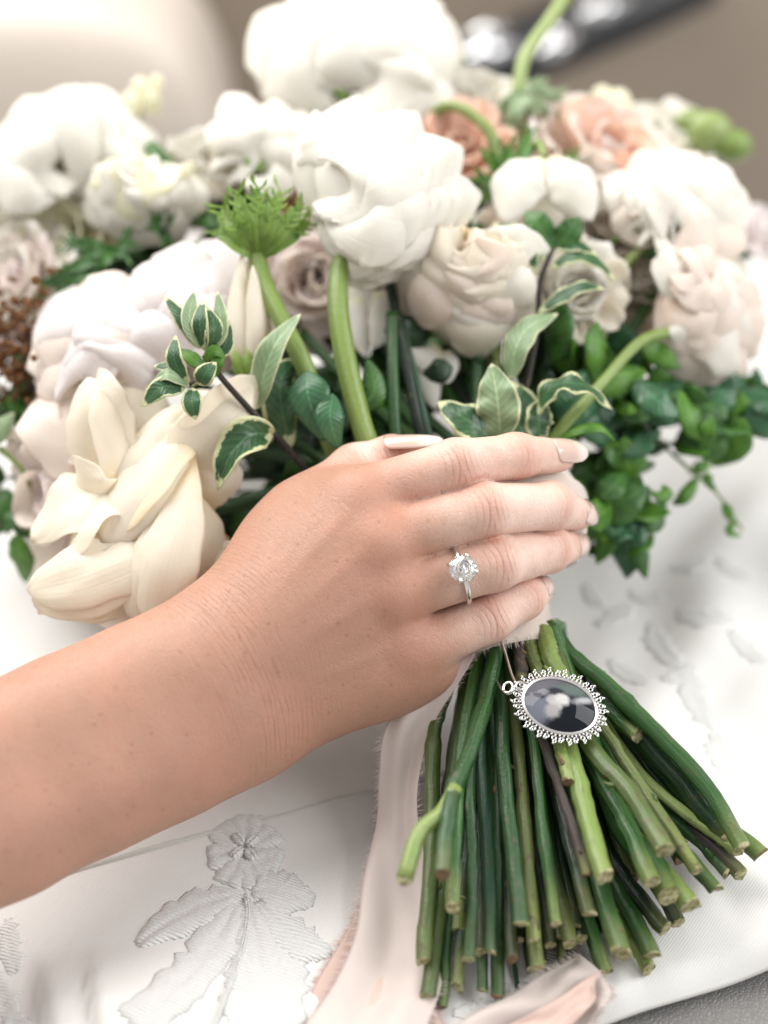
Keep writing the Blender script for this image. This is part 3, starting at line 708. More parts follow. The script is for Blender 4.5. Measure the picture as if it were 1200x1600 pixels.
c = mixc(nt, blob(.62, .86, .24, .14, .4, -.4), c, (.10, .13, .12))
c = mixc(nt, blob(.80, .72, .18, .055, .5, -.75), c, (.36, .36, .38))
c = mixc(nt, blob(.26, .26, .17, .22, .3), c, (.15, .16, .20))
c = mixc(nt, blob(.18, .52, .08, .045, .3, .2), c, (.02, .02, .03))
c = mixc(nt, blob(.40, .66, .12, .11, .2), c, (.03, .03, .04))
c = mixc(nt, blob(.38, .50, .085, .10, .3), c, (.36, .35, .35))
c = mixc(nt, blob(.50, .56, .10, .12, .25), c, (.50, .49, .48))
c = mixc(nt, blob(.44, .42, .09, .08, .3), c, (.44, .43, .42))
c = mixc(nt, blob(.42, .30, .10, .13, .3), c, (.32, .31, .31))
p = princ(nt, **{'Base Color': c, 'Roughness': .04}); p.inputs['Specular IOR Level'].default_value = .22
out(nt, p.outputs[0]); MAT['picture'] = m
nr, ns = 14, 48; V = []; UV = []
for i in range(nr):
    q = i / (nr - 1)
    for k in range(ns):
        a = 2 * np.pi * k / ns; V.append(mc + mx * RA * q * np.cos(a) + my * RB * q * np.sin(a) + mn * (.06 + .26 * (1 - q**2.2))); UV.append((.5 + .5 * q * np.cos(a), .5 + .5 * q * np.sin(a)))
F = [[i * ns + k, i * ns + (k + 1) % ns, (i + 1) * ns + (k + 1) % ns, (i + 1) * ns + k] for i in range(nr - 1) for k in range(ns)]
F = [f[::-1] for f in F]
mk('glass_picture', V, F, MAT['picture'], charm, uv=UV)
V, F = torus(mc + mn * .06, mx, my, RA + .05, .06, 72, 10, ry=RB + .05); mk('bezel', V, F, MAT['old_silver'], charm)
ns = 64; V = []
for r_, z in ((.2, -.05), (1.02, -.05), (1.10, -.01)):
    for k in range(ns):
        a = 2 * np.pi * k / ns; V.append(mc + mx * (RA + .10) * r_ * np.cos(a) + my * (RB + .10) * r_ * np.sin(a) + mn * z)
F = [[i * ns + k, i * ns + (k + 1) % ns, (i + 1) * ns + (k + 1) % ns, (i + 1) * ns + k] for i in range(2) for k in range(ns)] + [list(range(ns))]
mk('back_plate', V, F, MAT['old_silver'], charm)
bs = []
for k in range(60):
    a = 2 * np.pi * k / 60; bs.append(ball(mc + mx * (RA + .14) * np.cos(a) + my * (RB + .14) * np.sin(a) + mn * .05, .042, 6, 4))
V, F = join(bs); mk('milgrain_rim', V, F, MAT['old_silver'], charm)
NS = 36
for k in range(NS):
    a = 2 * np.pi * (k + .5) / NS
    rad = unit(mx * np.cos(a) / RA + my * np.sin(a) / RB); tan = np.cross(mn, rad)
    o = mc + mx * (RA + .17) * np.cos(a) + my * (RB + .17) * np.sin(a)
    sgn = 1 if k % 2 else -1
    t1 = torus(o + rad * .06 + mn * .02, rad, tan, .062, .024, 14, 6)
    t2 = torus(o + rad * (.165 if k % 2 else .135) + tan * sgn * .03 + mn * .03, rad, tan, .044, .021, 12, 6)
    b1 = ball(o + rad * .235 + mn * .03, .042, 7, 5)
    mk('scroll', *join([t1, t2, b1] if k % 2 else [t1, t2])[:2], MAT['old_silver'], charm)
lp = mc - mx * (RA + .22) + my * .22 + mn * .05
V, F = torus(lp, mx, my, .13, .038, 24, 8); mk('hanging_loop', V, F, MAT['old_silver'], charm)

pin = thing('safety_pin', 'small steel safety pin hanging the charm from the wrap', 'pin', P(792, 1040, 49.6))
V, F, uv = tube([(781, 995, 50.25), (790, 1022, 49.9), (799, 1052, 49.3), (806, 1068, 48.9)], [.05, .05, .05, .05], 8, 20); mk('fixed_arm', V, F, MAT['silver'], pin)
loop_ = [(806, 1068, 48.9), (803, 1078, 48.8), (795, 1084, 48.8), (787, 1080, 48.85), (788, 1070, 48.95), (796, 1066, 48.95), (801, 1072, 48.85), (797, 1081, 48.75), (788, 1081, 48.8), (780, 1070, 49.2), (775, 1058, 49.7)]
V, F, uv = tube(loop_, [.05, .05], 8, 50); mk('spring_coil', V, F, MAT['silver'], pin)

# ------------------------------------------------------------------ velvet wrap and trailing ribbons
wrap = thing('handle_wrap', 'cream velvet ribbon wound round the stems under the fingers', 'ribbon', P(775, 1005, 52.5))
def barrel(prof, name, mat, seed, seg=72, th=.06, fold=.05, cut=None):
    """prof: rows of (px, py, depth, radius cm)"""
    C = catmull(A([q[:3] for q in prof]), 34); r = catmull(np.array([[q[3]] for q in prof]), 34)[:, 0]
    t = unit(np.gradient(C, axis=0)); x = unit(np.cross(t, FWD)); y = np.cross(t, x)
    a = np.linspace(0, 2 * np.pi, seg); v = np.linspace(0, 1, 34)
    AA, VV = np.meshgrid(a, v)
    rr_ = r[:, None] * (1 + fold * (.5 * np.sin(3 * AA + 5 * VV + seed) + .3 * np.sin(9 * VV * 2.2 + 2 * np.sin(AA) + seed) + .2 * np.sin(11 * AA + 9 * VV)) * .6)
    G = C[:, None] + rr_[..., None] * (np.cos(AA)[..., None] * x[:, None] + np.sin(AA)[..., None] * y[:, None]); G = G.reshape(-1, 3)
    V, F = shell(G, grid_normals(G, seg, 34), th, seg, 34); return mk(name, V, F, mat, wrap), G.reshape(34, seg, 3), t
_, Gw, tw = barrel([(762, 730, 53.7, 2.35), (764, 800, 53.4, 2.1), (768, 880, 53.0, 1.80), (771, 930, 52.8, 1.76), (778, 985, 52.5, 1.80), (790, 1034, 52.1, 2.02)], 'wrap_band', MAT['wrap'], 1.0)
barrel([(778, 738, 53.9, 2.55), (774, 765, 53.7, 2.98), (774, 800, 53.5, 3.10), (772, 835, 53.3, 2.98), (768, 866, 53.15, 2.75), (768, 880, 53.1, 2.2)], 'wrap_fold', MAT['wrap'], 2.4, fold=.035)
# frayed lower edge of the velvet
rg = np.random.default_rng(8); hs = []
low = Gw[-1]; lown = Gw[-3]
for k in range(900):
    f = rg.random() * (len(low) - 1.001); i = int(f); b = low[i] * (1 - (f - i)) + low[i + 1] * (f - i); d = unit(low[i] - lown[i])
    e = b - d * .15 + rg.normal(0, .035, 3); tip = b + d * rg.uniform(.02, .22) + rg.normal(0, .06, 3)
    s = unit(np.cross(d, rg.normal(size=3))) * .012
    hs.append((np.array([e - s, e + s, tip + s * .3, tip - s * .3]), [[0, 1, 2, 3]]))
V, F = join(hs); o = mk('frayed_edge', V, F, MAT['wrap'], wrap, smooth=False); o['kind'] = 'stuff'

def LP(px, py, h=.3):
    return (px, py, (CAMH - h) / (sP + cP * (py - 800) / FPX))
def ribbon(name, label, rows, mat, nu=25, nv=70, seed=0, th=.025, wav=.1, fray=True, group=None):
    """rows: (left px,py,d) (right px,py,d) pairs down the ribbon"""
    L = catmull(A([r[0] for r in rows]), nv); Rr = catmull(A([r[1] for r in rows]), nv); u = np.linspace(0, 1, nu); v = np.linspace(0, 1, nv)
    G = L[:, None] * (1 - u)[None, :, None] + Rr[:, None] * u[None, :, None]
    n = unit(np.cross(np.gradient(G, axis=1), np.gradient(G, axis=0))); U, VV = np.meshgrid(u, v)
    w = wav * (np.sin(U * 7 + VV * 5 + seed) * .6 + np.sin(U * 13 - VV * 8 + 2 * seed) * .25 + .35 * np.sin(VV * 17 + U * 3 + seed)) * np.clip(VV * 4, 0.1, 1)
    G = (G + n * w[..., None]); Gf = G.reshape(-1, 3)
    rt = thing(name, label, 'ribbon', Gf.mean(0), group)
    V, F = shell(Gf, grid_normals(Gf, nu, nv), th, nu, nv); mk('ribbon_strip', V, F, mat, rt, uv=np.tile(np.stack([U.ravel(), VV.ravel()], 1), (2, 1)))
    if fray:
        r = np.random.default_rng(seed + 50); hs = []
        for side in (0, -1):
            E = G[:, side]; I = G[:, 1 if side == 0 else -2]
            for k in range(420):
                f = r.random() * (nv - 1.001); i = int(f); b = E[i] * (1 - (f - i)) + E[i + 1] * (f - i); d = unit(E[i] - I[i])
                tip = b + d * r.uniform(.03, .26) + r.normal(0, .05, 3); s = unit(E[i + 1] - E[i]) * .010
                hs.append((np.array([b - s - d * .05, b + s - d * .05, tip + s * .3, tip - s * .3]), [[0, 1, 2, 3]]))
        V, F = join(hs); o = mk('frayed_edge', V, F, mat, rt, smooth=False); o['kind'] = 'stuff'
    return rt
ribbon('ribbon_tail', 'pale silk ribbon tail falling from under the hand beside the stems',
  [((700, 1010, 51.0), (745, 1010, 50.6)), ((655, 1075, 50.6), (737, 1030, 50.3)), ((603, 1135, 50.4), (700, 1090, 50.0)), (LP(592, 1210, 2.2), (668, 1160, 50.2)), (LP(588, 1290, 1.2), LP(655, 1260, 2.0)),
   (LP(568, 1380, .7), LP(672, 1370, 1.0)), (LP(556, 1460, .5), LP(690, 1450, .7)), (LP(520, 1540, .4), LP(690, 1540, .5)), (LP(452, 1640, .4), LP(655, 1640, .5)), (LP(420, 1720, .4), LP(640, 1720, .5))], MAT['ribbon'], seed=1, wav=.16)
ribbon('ribbon_tail', 'blush pink ribbon tail lying on the dress beneath the pale silk one',
  [(LP(600, 1330, .3), LP(680, 1350, .3)), (LP(545, 1450, .28), LP(660, 1440, .28)), (LP(492, 1540, .28), LP(660, 1530, .28)), (LP(450, 1620, .28), LP(690, 1600, .28)), (LP(410, 1700, .28), LP(700, 1690, .28))], MAT['ribbon_pink'], seed=4, wav=.05)
ribbon('ribbon_tail', 'pale ribbon end curling over the skirt hem under the stem ends',
  [(LP(905, 1490, .7), LP(935, 1515, .8)), (LP(850, 1520, .6), LP(955, 1550, .9)), (LP(780, 1565, .5), LP(935, 1585, .7)), (LP(700, 1615, .4), LP(905, 1625, .6)), (LP(640, 1690, .3), LP(840, 1695, .4))], MAT['ribbon'], seed=7, wav=.22)
ribbon('ribbon_tail', 'pink ribbon loop tucked over the pale ribbon end at the hem',
  [(LP(940, 1515, 1.0), LP(925, 1540, 1.1)), (LP(895, 1545, 1.0), LP(930, 1565, 1.1)), (LP(840, 1580, .9), LP(900, 1595, 1.0)), (LP(790, 1605, .8), LP(870, 1625, .8)), (LP(740, 1655, .6), LP(830, 1665, .6))], MAT['ribbon_pink'], seed=9, wav=.10, fray=False)

# ------------------------------------------------------------------ cut stems below the wrap
rg = np.random.default_rng(12)
NSTEM = [0]
def stem(label, pts, diam, mat='stem', node=None, scar=None, cut=True, group=None, branch=None, ridge=.0):
    """pts: visible pixels top to cut end with depth; the top runs on up into the wrap"""
    S = A(pts); C = catmull(S, 26); k = np.linalg.norm(C[-1] - CAM) / FPX
    t = thing('flower_stem', label, 'stem', C[-1], group)
    r = np.full(26, diam * .425 * k); r *= 1 + .03 * np.sin(np.linspace(0, 9, 26) + NSTEM[0]); r[:6] *= .92
    if node is not None: r *= 1 + .20 * np.exp(-((np.linspace(0, 1, 26) - node) / .035)**2)
    for _ in range(int(rg.integers(0, 3))):
        r *= 1 + rg.uniform(.05, .14) * np.exp(-((np.linspace(0, 1, 26) - rg.uniform(.3, .95)) / .03)**2)
    C = C + np.cumsum(rg.normal(0, .016, (26, 3)), 0)
    V, F, uv = tube(C, r, 12, world=True, caps=False, ridge=.045, rph=NSTEM[0] * 1.3)
    V = V + rg.normal(0, .011, V.shape)
    mk('stalk', V, F, MAT[mat], t, uv=uv)
    if cut:
        d = unit(C[-1] - C[-3]); sl = unit(rg.normal(size=3)); x, y, _ = frame(d, [.3, .2, .9]); Vc = [C[-1] + d * .03]; 
        ring_ = V[-12:]; n_ = unit(d + sl * .35)
        e = ring_ + d * (.02); e = e + d * (((C[-1] - ring_) @ sl) * rg.uniform(.1, .8))[:, None] + rg.normal(0, r[-1] * .06, e.shape)
        Vc = np.vstack([ring_, e, C[-1] + (e - C[-1]) * .86 + d * .015, [e.mean(0) + d * .005]])
        Fc = [[i, (i + 1) % 12, 12 + (i + 1) % 12, 12 + i] for i in range(12)] + [[12 + i, 12 + (i + 1) % 12, 24 + (i + 1) % 12, 24 + i] for i in range(12)] + [[24 + i, 24 + (i + 1) % 12, 36] for i in range(12)]
        mk('cut_end', Vc, Fc, MAT['scar' if rg.random() < .18 else 'cut'], t)
    if rg.random() < .45:
        i = int(rg.uniform(.45, .95) * 25); sd = unit(rg.normal(size=3) + unit(CAM - C[i]) * .8 + RGT * rg.choice([-1, 1])); dd = unit(C[min(i + 1, 25)] - C[i - 1])
        q0 = C[i] + sd * r[i] * .7; V2, F2, u2 = tube(np.array([q0, q0 + sd * r[i] * .7 - dd * r[i] * .3, q0 + sd * r[i] * .9 - dd * r[i] * .9]), [r[i] * .42, r[i] * .3, r[i] * .12], 7, 6, world=True); mk('leaf_bud', V2, F2, MAT['scar' if rg.random() < .5 else mat], t, uv=u2)
    if scar is not None:
        i = int(scar * 25); b = ball(C[i] + unit(CAM - C[i]) * r[i] * .55 + RGT * r[i] * .3, r[i] * .75, 9, 7, (1, 1, 1.25)); Vb = b[0] + rg.normal(0, r[i] * .07, b[0].shape); mk('leaf_scar', Vb, b[1], MAT['scar'], t)
    if branch:
        Cb = catmull(A(branch[0]), 14); kb = np.linalg.norm(Cb[-1] - CAM) / FPX
        V, F, uv = tube(Cb, np.linspace(.9, 1.0, 14) * branch[1] * .5 * kb, 12, world=True); b = mk('side_shoot', V, F, MAT[branch[2]], t, uv=uv)
        mk('cut_end', *ball(Cb[-1], branch[1] * .47 * kb, 10, 6, (1, .8, .8))[:2], MAT['cut'], t)
    NSTEM[0] += 1
    return t
G_ = 'cut stems fanning out below the wrap'
stem('thick glossy stem bent at a node and crossing in front of the left stems', [(782, 985, 51.3), (775, 1012, 50.5), (762, 1085, 49.2), (735, 1170, 47.6), (706, 1235, 46.4), (696, 1290, 45.5), (690, 1366, 44.5)], 31, 'stem', node=.62,
     branch=([(712, 1230, 46.5), (690, 1270, 46.0), (655, 1302, 45.6), (632, 1374, 44.9)], 27, 'stem_lime'))
stem('tall hairy green stem running just behind the bent one', [(760, 985, 51.6), (748, 1030, 50.8), (728, 1120, 49.4), (716, 1220, 48.3), (706, 1320, 47.2), (704, 1420, 46.0)], 28, 'stem')
stem('olive stem with papery node beside the pale ribbon tail', [(728, 1010, 52.0), (690, 1110, 50.5), (680, 1165, 49.9), (676, 1270, 48.8), (670, 1390, 47.5), (660, 1506, 46.3)], 28, 'stem_olive', node=.42)
LS = 'dark green cut stem in the middle of the fan'
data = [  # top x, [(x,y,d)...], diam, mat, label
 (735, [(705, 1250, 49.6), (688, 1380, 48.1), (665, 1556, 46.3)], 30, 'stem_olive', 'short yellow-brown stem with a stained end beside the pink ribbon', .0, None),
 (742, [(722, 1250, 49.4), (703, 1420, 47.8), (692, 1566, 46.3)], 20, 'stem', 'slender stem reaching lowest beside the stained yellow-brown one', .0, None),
 (750, [(737, 1240, 49.5), (726, 1400, 48.2), (718, 1544, 46.6)], 22, 'stem_dark_shade', None, 0, None),
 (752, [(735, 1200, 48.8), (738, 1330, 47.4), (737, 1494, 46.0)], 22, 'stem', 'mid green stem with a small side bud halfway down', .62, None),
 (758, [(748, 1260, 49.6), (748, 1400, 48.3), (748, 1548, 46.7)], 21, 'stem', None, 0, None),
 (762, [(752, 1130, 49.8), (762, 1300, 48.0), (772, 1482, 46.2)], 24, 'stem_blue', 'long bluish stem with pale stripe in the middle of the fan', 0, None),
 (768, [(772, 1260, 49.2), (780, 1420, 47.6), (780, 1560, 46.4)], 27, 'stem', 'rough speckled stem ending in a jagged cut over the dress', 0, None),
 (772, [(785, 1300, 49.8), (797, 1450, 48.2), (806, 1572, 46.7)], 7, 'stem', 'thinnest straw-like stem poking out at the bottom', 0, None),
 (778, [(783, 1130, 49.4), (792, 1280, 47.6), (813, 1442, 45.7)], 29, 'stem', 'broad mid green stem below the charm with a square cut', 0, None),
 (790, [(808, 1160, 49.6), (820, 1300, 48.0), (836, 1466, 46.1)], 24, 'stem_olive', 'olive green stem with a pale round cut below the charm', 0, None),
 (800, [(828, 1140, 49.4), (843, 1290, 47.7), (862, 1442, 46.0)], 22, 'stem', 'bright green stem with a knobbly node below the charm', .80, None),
 (775, [(795, 1250, 50.4), (808, 1380, 49.2), (822, 1522, 47.2)], 21, 'stem_dark_shade', None, 0, None),
 (785, [(815, 1250, 50.4), (835, 1380, 49.1), (853, 1506, 47.3)], 18, 'stem_dark_shade', None, 0, None),
 (800, [(840, 1260, 50.2), (865, 1390, 48.8), (881, 1516, 47.2)], 16, 'stem_dark_shade', None, 0, None),
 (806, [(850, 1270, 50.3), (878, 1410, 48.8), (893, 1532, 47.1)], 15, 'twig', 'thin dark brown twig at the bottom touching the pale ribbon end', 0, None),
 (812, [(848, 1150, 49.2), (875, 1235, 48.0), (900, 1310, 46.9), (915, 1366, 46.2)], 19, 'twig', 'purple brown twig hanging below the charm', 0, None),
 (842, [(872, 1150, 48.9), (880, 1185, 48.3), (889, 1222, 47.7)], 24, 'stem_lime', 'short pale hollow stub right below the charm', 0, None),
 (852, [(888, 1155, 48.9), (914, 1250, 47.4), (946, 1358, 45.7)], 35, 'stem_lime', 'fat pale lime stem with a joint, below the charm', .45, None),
 (830, [(862, 1190, 49.7), (888, 1310, 48.1), (918, 1424, 46.6)], 28, 'stem_dark_shade', None, 0, None),
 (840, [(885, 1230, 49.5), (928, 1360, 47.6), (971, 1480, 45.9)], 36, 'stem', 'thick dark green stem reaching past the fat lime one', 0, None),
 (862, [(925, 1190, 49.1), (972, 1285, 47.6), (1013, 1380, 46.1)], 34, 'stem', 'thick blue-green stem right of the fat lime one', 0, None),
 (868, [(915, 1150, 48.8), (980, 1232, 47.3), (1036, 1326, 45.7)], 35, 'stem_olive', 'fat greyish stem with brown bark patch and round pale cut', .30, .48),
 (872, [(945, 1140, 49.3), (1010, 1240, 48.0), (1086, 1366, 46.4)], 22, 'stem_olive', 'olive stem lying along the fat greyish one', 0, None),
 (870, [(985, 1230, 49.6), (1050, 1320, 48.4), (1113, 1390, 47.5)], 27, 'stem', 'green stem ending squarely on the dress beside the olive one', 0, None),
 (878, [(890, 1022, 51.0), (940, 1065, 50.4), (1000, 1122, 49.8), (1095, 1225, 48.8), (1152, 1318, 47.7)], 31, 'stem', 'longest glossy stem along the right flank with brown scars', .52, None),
 (876, [(950, 1100, 50.9), (1040, 1200, 49.9), (1100, 1275, 49.1), (1140, 1312, 48.7)], 40, 'stem_dark_shade', 'dark glossy thick stem with a withered knob under the longest one', 0, .36),
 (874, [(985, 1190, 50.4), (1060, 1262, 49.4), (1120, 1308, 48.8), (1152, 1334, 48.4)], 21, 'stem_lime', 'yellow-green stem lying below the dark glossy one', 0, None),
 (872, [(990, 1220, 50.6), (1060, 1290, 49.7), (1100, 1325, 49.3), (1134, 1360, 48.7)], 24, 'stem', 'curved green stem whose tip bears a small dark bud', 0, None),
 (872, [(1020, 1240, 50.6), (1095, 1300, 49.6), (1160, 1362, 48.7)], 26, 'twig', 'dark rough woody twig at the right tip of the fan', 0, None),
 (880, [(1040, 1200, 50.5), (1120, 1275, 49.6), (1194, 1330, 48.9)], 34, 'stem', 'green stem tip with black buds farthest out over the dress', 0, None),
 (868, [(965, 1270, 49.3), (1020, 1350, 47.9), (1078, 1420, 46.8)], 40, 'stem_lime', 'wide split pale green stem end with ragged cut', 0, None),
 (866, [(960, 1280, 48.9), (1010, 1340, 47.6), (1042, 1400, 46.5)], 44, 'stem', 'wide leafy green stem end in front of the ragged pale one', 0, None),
 (858, [(935, 1300, 49.7), (985, 1390, 48.4), (1036, 1456, 47.4)], 30, 'stem_dark_shade', None, 0, None),
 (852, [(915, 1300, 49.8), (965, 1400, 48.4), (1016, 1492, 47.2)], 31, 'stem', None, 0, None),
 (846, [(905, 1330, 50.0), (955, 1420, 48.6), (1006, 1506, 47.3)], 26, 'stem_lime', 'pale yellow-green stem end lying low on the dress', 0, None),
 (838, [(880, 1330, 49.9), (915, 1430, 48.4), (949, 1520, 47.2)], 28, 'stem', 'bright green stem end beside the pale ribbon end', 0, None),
 (828, [(862, 1300, 50.0), (885, 1400, 48.6), (908, 1474, 47.4)], 26, 'stem_dark_shade', None, 0, None),
 (866, [(975, 1310, 49.9), (1020, 1380, 48.9), (1058, 1442, 47.9)], 28, 'stem_dark_shade', None, 0, None),
 (845, [(920, 1400, 49.0), (955, 1450, 48.2), (975, 1478, 47.7)], 26, 'stem_dark_shade', None, 0, None),
 (830, [(850, 1200, 50.6), (868, 1330, 49.2), (882, 1450, 47.7)], 26, 'stem_dark_shade', None, 0, None),
 (805, [(810, 1200, 50.9), (822, 1330, 49.6), (830, 1440, 48.4)], 26, 'stem_dark_shade', None, 0, None),
 (790, [(775, 1200, 50.8), (775, 1330, 49.6), (778, 1440, 48.4)], 26, 'stem_dark_shade', None, 0, None),
 (760, [(735, 1150, 51.0), (720, 1280, 49.9), (712, 1400, 48.7)], 24, 'stem_dark_shade', None, 0, None),
 (780, [(760, 1150, 51.2), (752, 1280, 50.0), (752, 1390, 49.0)], 24, 'stem_dark_shade', None, 0, None),
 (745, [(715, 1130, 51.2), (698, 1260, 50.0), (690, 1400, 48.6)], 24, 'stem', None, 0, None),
 (860, [(925, 1160, 50.8), (985, 1270, 49.6), (1030, 1360, 48.6)], 26, 'stem_dark_shade', None, 0, None),
 (850, [(895, 1200, 50.8), (930, 1330, 49.4), (960, 1430, 48.3)], 26, 'stem_dark_shade', None, 0, None),
 (872, [(955, 1130, 51.4), (1030, 1225, 50.4), (1080, 1290, 49.7)], 26, 'stem_dark_shade', None, 0, None),
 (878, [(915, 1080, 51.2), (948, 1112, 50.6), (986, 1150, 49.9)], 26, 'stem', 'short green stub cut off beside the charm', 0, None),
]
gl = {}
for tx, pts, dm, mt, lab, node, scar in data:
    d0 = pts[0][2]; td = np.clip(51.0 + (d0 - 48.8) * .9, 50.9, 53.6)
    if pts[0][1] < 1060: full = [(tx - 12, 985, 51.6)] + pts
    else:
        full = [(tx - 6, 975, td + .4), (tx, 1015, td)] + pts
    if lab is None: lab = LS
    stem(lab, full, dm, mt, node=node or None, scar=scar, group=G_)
# core of the bundle: stems added to darken the gaps, shade in their colour
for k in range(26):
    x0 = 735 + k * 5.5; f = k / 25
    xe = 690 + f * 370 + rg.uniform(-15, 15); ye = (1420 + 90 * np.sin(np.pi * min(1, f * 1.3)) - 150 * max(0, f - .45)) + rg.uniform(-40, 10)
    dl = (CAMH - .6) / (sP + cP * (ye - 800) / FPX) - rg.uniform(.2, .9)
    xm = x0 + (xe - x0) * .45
    stem('stem coloured dark for shade deep inside the bundle behind the front stems', [(x0 - 5, 980, 53.6), (x0, 1015, 53.0), (xm, 1015 + (ye - 1015) * .45, (53.0 + dl) / 2 + .2), (xe, ye, dl)], rg.uniform(22, 32), 'stem_dark_shade', group=G_)
# stubs under the frayed velvet
stem('dark woody stub with a split pale tip under the frayed velvet', [(812, 985, 51.0), (815, 1020, 50.3), (820, 1060, 49.7)], 26, 'twig', group=G_)
stem('olive stub tucked next to the woody one under the velvet', [(824, 985, 51.0), (832, 1020, 50.3), (846, 1066, 49.6)], 24, 'stem_olive', group=G_)
stem('stout grey-green stub with a knobbed foot above the charm', [(848, 985, 51.0), (858, 1020, 50.2), (880, 1072, 49.5)], 34, 'stem_lime', node=.85, group=G_)
stem('dark-tipped forked stub jutting out beside the charm', [(905, 1050, 51.2), (925, 1075, 51.0), (946, 1082, 51.2), (938, 1052, 51.6)], 20, 'stem_dark_shade', scar=.97, group=G_)
# ------------------------------------------------------------------ flowers
FR = np.random.default_rng(77)
WT = lambda: P(765 + FR.uniform(-55, 60), 745 + FR.uniform(-15, 30), 53.6 + FR.uniform(-1.2, 1.6))   # where stems enter the wrap
def petal(o, ax, phi, L, W, a0, a1, r0=.1, z0=0., pw=1.0, wrap=1.0, ruf=.03, tip=.0, lip=0.0, notch=0.0, nu=11, nv=12, th=.028, seed=0):
    """one petal growing from o: a0..a1 = lean away from the axis (deg) from base to rim"""
    r = np.random.default_rng(seed); x, y, n = frame(ax, [.31, .52, .79])
    v = np.linspace(0, 1, nv); ang = np.radians(a0 + (a1 - a0) * v**pw + lip * np.clip((v - .78) / .22, 0, 1)**2)
    dv = L / (nv - 1); rr = r0 + np.concatenate([[0], np.cumsum(np.sin((ang[1:] + ang[:-1]) / 2))]) * dv; zz = z0 + np.concatenate([[0], np.cumsum(np.cos((ang[1:] + ang[:-1]) / 2))]) * dv
    w = W * np.interp(v, [0, .12, .35, .62, .82, .93, 1], [.22, .45, .80, 1.0, .93, .74, .40 - .3 * tip])
    u = np.linspace(-1, 1, nu); U, VV = np.meshgrid(u, v)
    s = U * w[:, None]; Rc = np.maximum(np.abs(rr) * wrap, W * .42)[:, None]
    ps = np.clip(s / Rc, -2.4, 2.4); lat = Rc * np.sin(ps); inn = Rc * (1 - np.cos(ps))
    # rounded rim, uneven edge
    dl = -L * .10 * U**2 * VV**3 * (1 - tip) - L * notch * np.exp(-(U / .22)**2) * VV**6
    k1, k2, p1, p2 = r.uniform(2, 4), r.uniform(4, 7), r.uniform(0, 6), r.uniform(0, 6)
    wav = ruf * L * VV**2 * (np.sin(k1 * U * 2 + p1) + .6 * np.sin(k2 * U + p2 + 3 * VV)) + .4 * ruf * L * np.sin(3.2 * VV + p2) * U
    er, ez = np.sin(ang)[:, None], np.cos(ang)[:, None]      # along the petal
    nr_, nz = np.cos(ang)[:, None], -np.sin(ang)[:, None]    # outwards
    rad = rr[:, None] + er * dl + nr_ * (wav - inn * np.abs(nr_)); axz = zz[:, None] + ez * dl + nz * wav + inn * np.abs(er) * .55
    e = x * np.cos(phi) + y * np.sin(phi); f = -x * np.sin(phi) + y * np.cos(phi)
    G = (o + rad[..., None] * e + lat[..., None] * f + axz[..., None] * n).reshape(-1, 3)
    V, F = shell(G, grid_normals(G, nu, nv), th, nu, nv)
    uv = np.stack([U.ravel() * .5 + .5, VV.ravel()], 1); return V, F, np.vstack([uv, uv])

ROSE = [(3, .46, .36, 8, -18, .03, .02), (4, .62, .52, 24, 2, .05, .03), (5, .84, .70, 44, 28, .08, .05), (6, 1.04, .84, 64, 68, .1, .07)]
FLAT = [(3, .78, .60, 30, 6, .05, .02), (5, 1.0, .80, 62, 30, .06, .03)]
OPEN = [(5, .72, .50, 30, 4, .06, .02), (5, .9, .62, 46, 22, .08, .03), (6, 1.0, .72, 66, 40, .10, .04), (6, 1.05, .76, 82, 66, .12, .05)]
CUP = [(4, .75, .45, 16, -8, .06, .02), (5, .9, .60, 30, 4, .08, .03), (6, 1.0, .70, 48, 12, .1, .04), (5, 1.02, .74, 62, 30, .1, .05)]
WIDE = [(5, .82, .56, 55, 25, .10, .03), (6, 1.0, .66, 78, 48, .12, .04)]
def bloom(name, label, cat, C, ax, Rpx, mat, layers, twist=0., stem_=True, sepals=0, mats=None, seed=0, lip=38, jit=1.7, group=None):
    C0 = P(*C); ax = camvec(*ax); R = Rpx * C[2] / FPX; r = np.random.default_rng(seed + 5)
    o = C0 - ax * R * .42
    t = thing(name, label, cat, o, group)
    ph = r.uniform(0, 6)
    for li, (n, L, W, a0, a1, r0, rf) in enumerate(layers):
        ph += .9
        for k in range(n):
            phi = ph + 2 * np.pi * k / n + r.normal(0, .10) * jit
            V, F, uv = petal(o, ax, phi, L * R * r.uniform(.92, 1.08), W * R * r.uniform(.9, 1.1), a0 + r.normal(0, 4) * jit, a1 + r.normal(0, 9) * jit, r0 * R, .02 * R * (len(layers) - li), 1.25, 1.0, rf, tip=r.uniform(0, .5), lip=(lip * r.uniform(.3, 1.3) if li >= len(layers) - 3 else 0), seed=int(r.integers(1e6)))
            mm = mat if not mats else mats[int(r.integers(len(mats)))]
            mk('petal', V, F, MAT[mm], t, uv=uv)
    for k in range(sepals):
        phi = 2 * np.pi * k / max(1, sepals) + .4
        V, F, uv = petal(o - ax * .04 * R, ax, phi, .62 * R, .15 * R, 70, 110, .05 * R, 0, 1, 1, .03, 1.0, nu=7, nv=9, th=.04, seed=k); mk('sepal', V, F, MAT['bract'], t, uv=uv)
    if stem_:
        e = WT(); mid = (o + e) / 2 - ax * .3 * R
        V, F, uv = tube(np.array([o, o - ax * .35 * R, mid, e]), [.28, .22, .2, .2], 8, 16, world=True); mk('stem', V, F, MAT['stem'], t, uv=uv)
    return t
